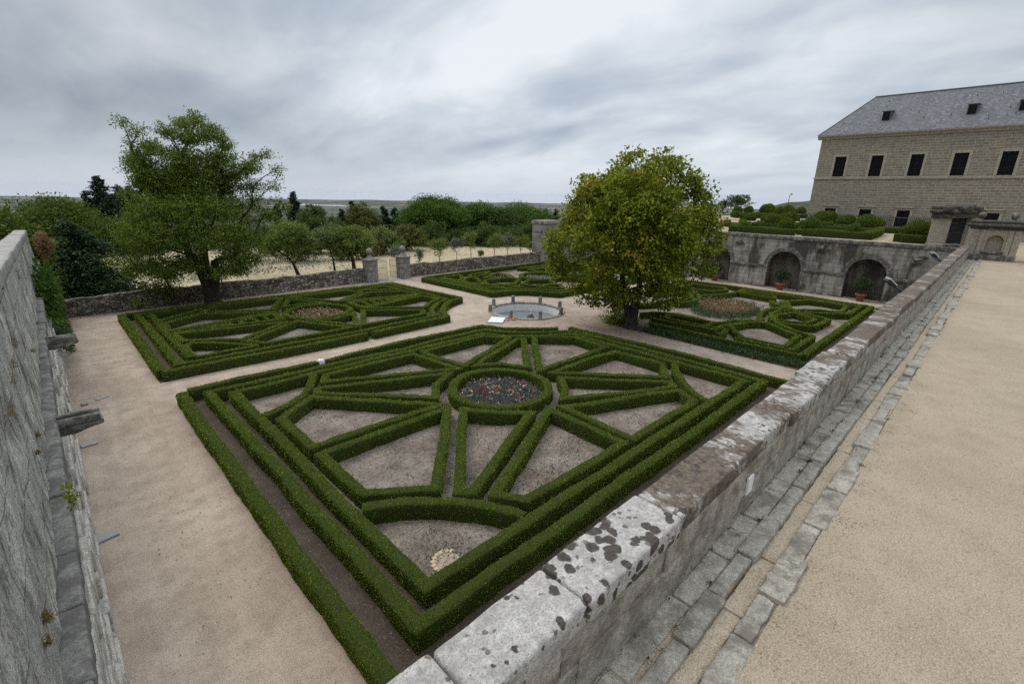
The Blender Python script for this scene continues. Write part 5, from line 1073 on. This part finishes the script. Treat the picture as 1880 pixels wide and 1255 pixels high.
def bez(a, b, c, n=9):
    t = np.linspace(0, 1, n)[:, None]; return (1-t)**2*np.array(a) + 2*t*(1-t)*np.array(b) + t*t*np.array(c)
def tree(name, label, base, fork, r0, lobes, lm, leaf, per=1., seed=0, group=None, stems=None, cat='tree', lean=(0, 0), asp=.55, droop=.0, cluster=.16, bark='bark', twigs=4):
    """lobes: (x, y, z, rx, ry, rz) foliage masses in world space, each carried by its own limb from the fork"""
    rng = np.random.default_rng(seed); base = np.array(base, float); fork = np.array(fork, float); root = empty(name, base, label, cat, group)
    wood = MB(); fol = MB(); lobes = np.array(lobes, float)
    if stems is None: stems = [fork]
    for s in stems:
        s = np.array(s, float); mid = (base+s)/2 + rng.normal(0, .06, 3)*np.linalg.norm(s-base)*.5; p = bez(base-[0, 0, .1], mid, s, 9); f = np.linspace(0, 1, 9)
        wood.tube(p, r0*(1-.42*f)*(1+.7*np.exp(-f*11))/len(stems)**.35, 10)
    nodes = [(np.array(q, float), 0., -1) for q in stems]; par = []; order = sorted(range(len(lobes)), key=lambda i: min(np.linalg.norm(lobes[i][:3]-q[0]) for q in nodes[:len(stems)]))
    for i in order:
        c = lobes[i][:3]; j = min(range(len(nodes)), key=lambda k: np.linalg.norm(nodes[k][0]-c) + .45*nodes[k][1] + (.6 if nodes[k][0][2] > c[2]+.4 else 0)); nodes.append((c, nodes[j][1] + np.linalg.norm(nodes[j][0]-c), j)); par.append(j)
    cnt = np.ones(len(nodes))
    for k in range(len(nodes)-1, len(stems)-1, -1): cnt[nodes[k][2]] += cnt[k]
    for k in range(len(stems), len(nodes)):
        c, _, j = nodes[k]; L = lobes[order[k-len(stems)]]; q0 = nodes[j][0]; d = np.linalg.norm(c-q0); rr = r0*.62*(cnt[k]/len(lobes))**.45
        p = bez(q0, (q0+c)/2 + np.array([0, 0, .1*d]) + rng.normal(0, .1*d, 3), c, 7); r1 = r0*.62*((cnt[k]-.8)/len(lobes))**.45*.7; wood.tube(p, np.linspace(rr, max(.012, min(rr, r1)), 7), 6, cap=False)
        for _ in range(twigs):
            e = c + unit(rng.normal(0, 1, 3))*L[3:]*.85; q = p[int(rng.integers(3, 7))]; wood.tube(bez(q, (q+e)/2+rng.normal(0, .12*np.linalg.norm(e-q), 3), e, 5), np.linspace(min(.03, rr*.5), .007, 5), 4, cap=False)
    for L in lobes:
        c = L[:3]
        k = max(5, int(per*15*(L[3]*L[4]*L[5])**(2/3)/(leaf/.16)**2)); nl = 13
        dd = unit(rng.normal(0, 1, (k, 3))); q = rng.random((k, 1))**.42; q = q*(.74+.34*vnoise(dd*1.9+c*3.1)[:, None]); P = c + dd*q*L[3:]
        P = np.repeat(P, nl, 0) + rng.normal(0, cluster, (k*nl, 3))*[1, 1, .7]; o = np.repeat(dd, nl, 0)
        Bd = o*.7 + rng.normal(0, .7, (k*nl, 3)) + [0, 0, -droop]; Nd = o*.8 + rng.normal(0, .6, (k*nl, 3)) + [0, 0, .45]
        leaves(fol, P, Bd, Nd, leaf*rng.uniform(.6, 1.35, k*nl), asp)
    o1 = wood.build('trunk', MT[bark], root); o2 = fol.build('crown', LM[lm], root); return root
def traced(L, dist, spread, seed, ctr, dk=1., sc=1.):
    """outline masses -> 3-D masses with real depth: each gets its own distance, deep masses in the middle of the crown"""
    rng = np.random.default_rng(seed); out = []; cx, cy, R_ = ctr
    for x, y, rx, ry in L:
        m = dist/FPX; q = min(1., np.hypot((x-cx)/R_[0], (y-cy)/R_[1])); dep = spread*np.sqrt(max(.03, 1-q*q))
        for s in ((-.75, .0, .75) if q < .75 else (rng.uniform(-.5, .5),)):
            p = ray_pt(x + rng.normal(0, 5)*(s != 0), y + rng.normal(0, 4)*(s != 0), dist + s*dep*dk + rng.normal(0, .25)); out.append((*p, *(np.array([rx*1.05, rx*1.05, ry*1.1])*m*(sc(y) if callable(sc) else sc))))
    return out
# walnut: open upper limbs against the sky, dense weeping dome below
DW = 39.6
up = [(228,222,20,11),(252,243,22,15),(232,262,14,12),(248,285,14,11),(278,272,26,17),(265,305,30,17),(292,325,34,18),(270,335,26,13),
 (360,214,22,11),(335,228,20,11),(310,243,20,11),(388,240,28,17),(352,255,34,15),(410,262,16,18),(330,288,36,19),(398,295,32,22),(372,318,40,18),(345,345,48,20),(412,335,24,20),
 (482,288,24,11),(504,312,14,14),(462,305,18,13),(437,322,18,12),(502,345,18,11),(470,340,22,12),(446,350,24,12),(505,372,16,12),(330,315,30,16),(300,350,34,18)]
dm = [(246,366,32,18),(296,358,36,18),(352,356,40,18),(406,358,38,18),(455,370,32,18),(492,392,24,18),(290,385,46,26),(345,380,48,26),(405,385,46,26),(450,395,36,24),(252,412,38,26),(228,448,28,26),(270,440,42,34),(325,430,46,34),(385,430,46,34),(440,435,40,30),(478,432,24,24),
 (470,470,32,24),(430,475,38,28),(250,487,28,22),(298,492,36,28),(282,525,26,12),(318,532,20,9),(265,545,18,7),(300,548,20,6),(445,500,26,15),(405,500,26,14),(350,478,32,22),(500,395,18,12),(515,380,10,12),(215,470,16,20)]
bw = np.array([8.0, 38.3, 0]); f1, f2 = ray_pt(352, 470, DW), ray_pt(395, 478, DW-.4)
tree('walnut_tree', 'huge spreading walnut tree with bare upper limbs against the sky, before the rubble wall', bw, f1, .62, traced(up, DW, 2.0, 5, (360, 290, (160, 110)), .9, lambda y: .64 if y < 283 else .8) + traced(dm, DW-.5, 4.6, 6, (350, 450, (150, 110)), 1., .74), 'walnut', .13, 4.0, 3, None, [f1, f2, ray_pt(372, 440, DW+1.0)], asp=.5, droop=.35, cluster=.15, twigs=3)
DC = 29.9
cl = [(1085,345,24,20),(1066,368,24,20),(1112,325,24,18),(1255,330,24,20),(1278,348,22,20),(1294,378,22,24),(1236,300,24,15),(1152,291,24,13),(1045,402,26,22),(1314,405,18,22),(1318,445,16,24),(1014,440,20,26),(1016,482,18,20),(1148,300,22,16),(1120,318,22,18),(1150,335,34,20),(1210,295,30,18),(1232,318,20,18),(1190,325,34,20),(1090,352,30,22),(1135,365,40,24),(1185,370,40,24),(1232,360,30,22),(1270,345,22,20),(1285,375,24,24),(1062,385,26,24),(1105,395,36,24),(1160,405,40,26),(1215,405,40,26),(1265,410,34,26),(1302,412,20,22),
 (1040,425,26,24),(1085,435,36,26),(1140,445,40,26),(1200,445,40,26),(1255,450,34,26),(1300,450,22,22),(1022,455,18,22),(1060,475,34,24),(1115,485,38,24),(1175,490,38,24),(1235,490,34,24),(1285,485,24,20),(1030,495,20,20),(1065,520,28,20),(1110,525,32,20),(1210,525,28,18),(1255,525,22,18),(1085,552,20,14),(1130,555,24,14),(1218,552,20,14),(1068,548,10,9),(1240,552,14,12),(1150,540,24,14),(1190,545,22,14)]
bc = np.array([25.75, 15.25, 0]); fc = ray_pt(1165, 528, DC)
tree('chestnut_tree', 'round-headed horse chestnut tree turning yellow, beside the sandy path near the round basin', bc, fc, .34, traced(cl, DC, 4.6, 8, (1170, 430, (150, 150)), 1., .97), 'chestnut', .19, 5.2, 4, None, [fc, ray_pt(1178, 470, DC+.3), ray_pt(1140, 490, DC-.2)], asp=.62, droop=.4, cluster=.14, twigs=3)
herbs('shoots', [(26.6+rngw.normal(0, .5), 16.6+rngw.normal(0, .6)) for _ in range(40)], 'suckers and low leafy shoots around the foot of the chestnut tree', LM['chestnut'], .18, .9, .25, 1500, 44, 'shoots')
def crown(c, r, n, seed, flat=1., gap=.75, low=.72):
    rng = np.random.default_rng(seed); out = []
    for k in range(n):
        d = unit(rng.normal(0, 1, 3)); d[2] = abs(d[2]) if rng.random() < low else d[2]; q = rng.random()**.4*gap; s = rng.uniform(.28, .46)
        out.append((*(np.array(c)+d*q*np.array(r)), r[0]*s, r[1]*s, r[2]*s*flat))
    return out
def simple(name, label, px, py_top, dist, hw, zbase, lm, leaf=.22, per=.7, n=16, seed=0, trunk=.25, cb=.3, r0=.14, group=None, lean=0., gap=.75, flat=1.):
    top = ray_pt(px, py_top, dist); wid = hw*dist/FPX; H = top[2]-zbase; z0 = zbase + H*cb; c = (top[0], top[1], (z0+top[2])/2 - .02*H); r = (wid, wid, (top[2]-z0)/2)
    base = np.array([top[0] + lean, top[1] + lean*.2, zbase])
    return tree(name, label, base, (top[0]+lean*.4, top[1], zbase+H*max(.18, cb*1.0)), r0, crown(c, r, n, seed, flat, gap, .72 if cb > .2 else .25), lm, leaf, per, seed, group, cluster=wid*.045+.05, twigs=2)
GB = 'trees beyond the rubble wall'; GO = 'young orchard trees in the dry field'
simple('olive_tree', 'bushy green tree leaning right of the walnut, behind the rubble wall', 522, 396, 49, 46, 0, 'almond', .16, 3.0, 30, 21, cb=.22, r0=.2, group=GB, lean=.8)
simple('olive_tree', 'pale feathery olive tree with slender trunk, left of a twin close by', 603, 408, 48, 36, 0, 'olive', .15, 3.0, 28, 22, cb=.36, r0=.12, group=GB, lean=.3)
simple('olive_tree', 'darker round olive tree with thick forked trunk, left of the gate posts', 643, 408, 47, 40, 0, 'almond', .15, 3.4, 34, 23, cb=.3, r0=.26, group=GB)
for k, (px, py, d, hw, lm, cb, lab, by) in enumerate([
 (727, 446, 51, 19, 'grey', .3, 'grey-green young olive right between the two ball-topped posts', 0), (770, 452, 49, 9, 'grey', .3, 'tiny thin grey sapling just right of the gate posts', 0),
 (806, 431, 52, 24, 'almond', .36, 'first young orchard tree with a crooked stem, right of the gate posts', 0), (838, 433, 57, 14, 'grey', .35, 'grey little olive between two greener orchard trees', 0), (864, 421, 59, 18, 'almond', .34, 'orchard tree with a light upright tuft, before the dark pines', 0),
 (883, 457, 57, 6, 'almond', .3, 'tiny stick-like sapling in the dry orchard field', 0), (908, 423, 58, 18, 'almond', .34, 'orchard tree with dark stem, left of a grey olive near the tower', 0), (932, 425, 60, 17, 'grey', .33, 'grey-leaved olive overlapping the orchard tree by the tower', 0), (957, 424, 60, 17, 'almond', .33, 'orchard tree with forked stem, second left of the tower', 0), (975, 440, 62, 12, 'olive', .3, 'low rounded olive just left of the tower', 0), (990, 422, 66, 10, 'almond', .35, 'narrow orchard tree touching the tower edge', 0)]):
    simple('orchard_tree', lab, px, py, d, hw, 0, lm, .12, 2.8, 16, 30+k, cb=cb, r0=.06 if hw > 10 else .035, group=GO)
# far trees on the slope below the field
for k, (nm, px, py, d, hw, lm, n, cb, lab) in enumerate([
 ('stone_pine', 798, 357, 86, 62, 'pine', 90, .05, 'largest domed stone pine behind the orchard field'), ('stone_pine', 882, 367, 92, 42, 'pine', 60, .05, 'second stone pine, right of the largest domed pine'),
 ('stone_pine', 968, 374, 96, 54, 'pine', 70, .05, 'flat-topped stone pine next to the tower'), ('pine_tree', 925, 383, 90, 46, 'oak', 56, .1, 'dark bushy tree filling the gap between stone pines'), ('pine_tree', 985, 390, 88, 30, 'oak', 30, .08, 'dark leafy tree behind the tower'),
 ('oak_tree', 575, 375, 78, 34, 'oak', 30, .1, 'green rounded tree behind the pale olive pair'), ('oak_tree', 667, 371, 76, 33, 'brown', 32, .12, 'brownish-green dome-shaped tree between dark conifers'), ('oak_tree', 612, 388, 84, 26, 'oak', 24, .1, 'dark green tree peeping over the pale olives'),
 ('bush_tree', 700, 409, 66, 27, 'olive', 26, .06, 'light green bushy tree behind the left ball-topped post'), ('bush_tree', 742, 409, 70, 38, 'brown', 30, .06, 'spreading olive-brown bush behind the right ball-topped post'), ('bush_tree', 690, 432, 64, 18, 'dry', 18, .03, 'rusty dry bush behind the gate opening'),
 ('bush_tree', 585, 425, 68, 40, 'oak', 28, .03, 'dark scrub below the pale olive trees'), ('bush_tree', 760, 418, 78, 30, 'oak', 28, .03, 'dark shadowy bush under the largest pine'), ('bush_tree', 850, 416, 82, 48, 'oak', 44, .03, 'dark undergrowth below the stone pines, left part'), ('bush_tree', 930, 412, 84, 52, 'oak', 44, .03, 'dark undergrowth below the stone pines, right part'),
 ('bush_tree', 545, 420, 61, 36, 'oak', 24, .02, 'dark thicket behind the tree right of the walnut'), ('bush_tree', 622, 422, 61, 34, 'oak', 24, .02, 'dark thicket filling the gap below both pale olives'), ('bush_tree', 668, 436, 61, 26, 'brown', 22, .02, 'brownish thicket left of the left ball-topped post'), ('bush_tree', 717, 424, 66, 30, 'almond', 22, .02, 'yellow-green thicket seen above the gate opening'),
 ('bush_tree', 795, 408, 76, 32, 'oak', 24, .02, 'dark thicket behind the first orchard tree'), ('bush_tree', 890, 406, 78, 38, 'oak', 26, .02, 'dark thicket behind the middle orchard trees'), ('bush_tree', 975, 404, 80, 36, 'oak', 26, .02, 'dark thicket behind the last orchard trees'),
 ('bush_tree', 495, 410, 68, 30, 'oak', 24, .05, 'dark green bush right behind the walnut dome'),
 ('broad_tree', 55, 347, 58, 66, 'broad', 46, .05, 'broad yellow-green tree rising over the left wall top'), ('broad_tree', 112, 376, 70, 28, 'broad', 24, .05, 'wide green tree behind the yellow-green one at far left'), ('broad_tree', -35, 372, 40, 60, 'broad', 30, .05, 'leafy tree cut by the left picture edge above the wall')]):
    zb = -1.2 if d > 76 else -.3
    simple(nm, lab, px, py, d, hw, zb, lm, .25 if d > 60 else .2, 3.2, n, 60+k, cb=cb, r0=.3 if hw > 30 else .15, group=GB, gap=.8, flat=1.)
simple('background_tree', 'dark round-crowned young tree on the horizon beyond the topiary garden', 1357, 354, 131, 23, 4.7, 'oak', .34, 2.4, 24, 90, cb=.15, r0=.2, group='trees beyond the topiary garden', gap=.85)
simple('background_tree', 'smaller dark tree half hidden by the chestnut crown edge', 1330, 362, 131, 13, 4.7, 'oak', .32, 2.4, 14, 91, cb=.12, r0=.15, group='trees beyond the topiary garden')
def conifer(name, label, px, py_top, dist, hw, zbase, lm, leaf=.3, seed=0, group=GB, dens=1., up=.2, pw=1.0, bot=.04):
    rng = np.random.default_rng(seed); top = ray_pt(px, py_top, dist); H = top[2]-zbase; W = hw*dist/FPX; b = np.array([top[0], top[1], zbase]); root = empty(name, b, label, 'tree', group)
    wood = MB(); fol = MB(); wood.tube([b-[0, 0, .1], b+[.05, .03, H*.5], top-[0, 0, .1]], [.05*H**.8*.5+.05, .05*H**.8*.3, .02], 8)
    n = int(11*H*dens**.5); P, Bd = [], []
    for k in range(n):
        f = bot + (1-bot)*(k+rng.random())/n; z = zbase + H*f; L = W*(1-f)**pw*rng.uniform(.6, 1.15) + .1; a = rng.random()*6.28; d = np.array([cos(a), sin(a), up*rng.uniform(.2, 1.4)-.28])
        q = np.array([top[0], top[1], z]); e = q + d*L; wood.tube([q, (q+e)/2+[0, 0, .05*L], e], [.02+.01*L, .015, .006], 4, cap=False)
        m = int(dens*30*L/leaf*.45)+5; t = rng.random(m)**.75; X = q + (e-q)*t[:, None]; wd = (L*.26*(1-t*.55)+.05)[:, None]
        X = X + rng.normal(0, 1, (m, 3))*wd*[1, 1, .5]; P.append(X); Bd.append(np.tile(d, (m, 1)) + rng.normal(0, .45, (m, 3)))
    P = np.concatenate(P); Bd = np.concatenate(Bd); leaves(fol, P, Bd, rng.normal(0, .6, P.shape)+[0, 0, .8], leaf*rng.uniform(.6, 1.3, len(P)), .38)
    wood.build('trunk', MT['bark'], root); fol.build('crown', LM[lm], root)
conifer('fir_tree', 'dark layered fir tree between the left wall top and the walnut tree', 118, 402, 44.5, 88, 0, 'cedar', .24, 1, dens=2.6, pw=.72, up=.0, bot=.02)
for k, (px, py, d, hw, lab) in enumerate([(154, 350, 78, 13, 'shortest dark cypress at the left of the pointed group'), (177, 322, 80, 26, 'tallest dark pointed cypress behind the fir tree'), (214, 340, 82, 24, 'dark pointed cypress second in height, next to the walnut'), (237, 345, 80, 18, 'slim dark cypress partly behind the walnut limbs'), (195, 362, 76, 26, 'dark bushy cypress filling the middle of the pointed group'),
 (507, 375, 88, 10, 'small lone pointed cypress right of the walnut limbs'), (537, 352, 84, 17, 'tall ragged dark conifer right of the walnut'), (646, 369, 90, 17, 'ragged dark conifer left of the brownish dome tree'), (627, 384, 92, 14, 'low dark conifer between green trees'), (608, 398, 90, 12, 'small dark conifer low behind pale olives'), (703, 378, 92, 15, 'left one of two dark conifers beside the largest pine'), (724, 381, 92, 17, 'right one of two dark conifers beside the largest pine'), (1021, 384, 105, 10, 'small dark pointed conifer between tower and chestnut crown')]):
    conifer('cypress_tree', lab, px, py, d, hw*(1.5 if px < 300 else 1.25), -2, 'cypress', .3, 200+k, dens=1.9, pw=.72)
def wood_mass():
    rng = np.random.default_rng(17); mb = MB(); n = 700
    for k in range(n):
        a = R(rng.uniform(18, 96)); d = rng.uniform(105, 420); x, y = d*cos(a), d*sin(a); t = np.clip((d-78)/1500, 0, 1); z = -252*(1-(1-t)**3); r = rng.uniform(2.2, 4.2); m = 170
        dd = unit(rng.normal(0, 1, (m, 3))); dd[:, 2] = np.abs(dd[:, 2]); P = np.array([x, y, z+1.6]) + dd*rng.random((m, 1))**.3*[r, r, r*1.2]; leaves(mb, P, dd+rng.normal(0, .6, (m, 3)), rng.normal(0, 1, (m, 3))+[0, 0, .6], r*.28, .6)
    o = mb.build('woodland', LM['oak']); tag(o, 'far woodland falling away below the orchard field', 'woodland', None, 'stuff')
wood_mass()
rg = np.random.default_rng(9)
herbs('dry_grass', [(rg.uniform(-4, 60), rg.uniform(41, 66)) for _ in range(500)], 'dry straw-coloured grass of the field beyond the rubble wall', leaf_mat('straw', (.3, .23, .13), (.42, .34, .21), (.5, .42, .28), .5, .2), .14, .14, .8, 9000, 50, 'grass')
herbs('field_grass', [(rg.uniform(8, 24), rg.uniform(49, 60)) for _ in range(140)], 'grey-green grass patch in the field behind the pale olives', MT['herbg'], .25, .25, .8, 2500, 51, 'grass')

def litter(pts, spread, n, seed, label, size=.035, z=.006, m='tuft', name='fallen_leaves'):
    rng = np.random.default_rng(seed); P = np.array(pts, float); i = rng.integers(0, len(P), n); X = np.zeros((n, 3)); X[:, :2] = P[i][:, :2] + rng.normal(0, 1, (n, 2))*spread; X[:, 2] = z + rng.random(n)*.012
    mb = MB(); leaves(mb, X, rng.normal(0, 1, (n, 3))*[1, 1, .12], rng.normal(0, .3, (n, 3)) + [0, 0, 1], size*rng.uniform(.5, 1.6, n), .5); return tag(mb.build(name, MT[m]), label, 'litter', None, 'stuff')
litter([(rg.uniform(-.2, 2.4), rg.uniform(3, 38)) for _ in range(150)] + [(rg.uniform(3, 22), rg.uniform(21.2, 23.4)) for _ in range(160)] + [(rg.uniform(22.4, 25.6), rg.uniform(3, 19)) for _ in range(120)], .3, 2600, 70, 'dry leaf litter scattered over the sandy garden paths')
litter([(25.3, 15.5)], 2.2, 1400, 71, 'yellow-brown leaves dropped under the chestnut tree', .07, .01)
litter([(rg.uniform(.5, 30), rg.uniform(-6, .7)) for _ in range(160)], .25, 900, 72, 'small dark litter on the gravel terrace', .018, 4.004, 'twig')
litter([(rg.uniform(1, 14), rg.gamma(1.2, .12)*-1+.72) for _ in range(160)], .05, 1500, 73, 'grit and dry bits along the edge of the gutter stones', .016, 4.003, 'twig')
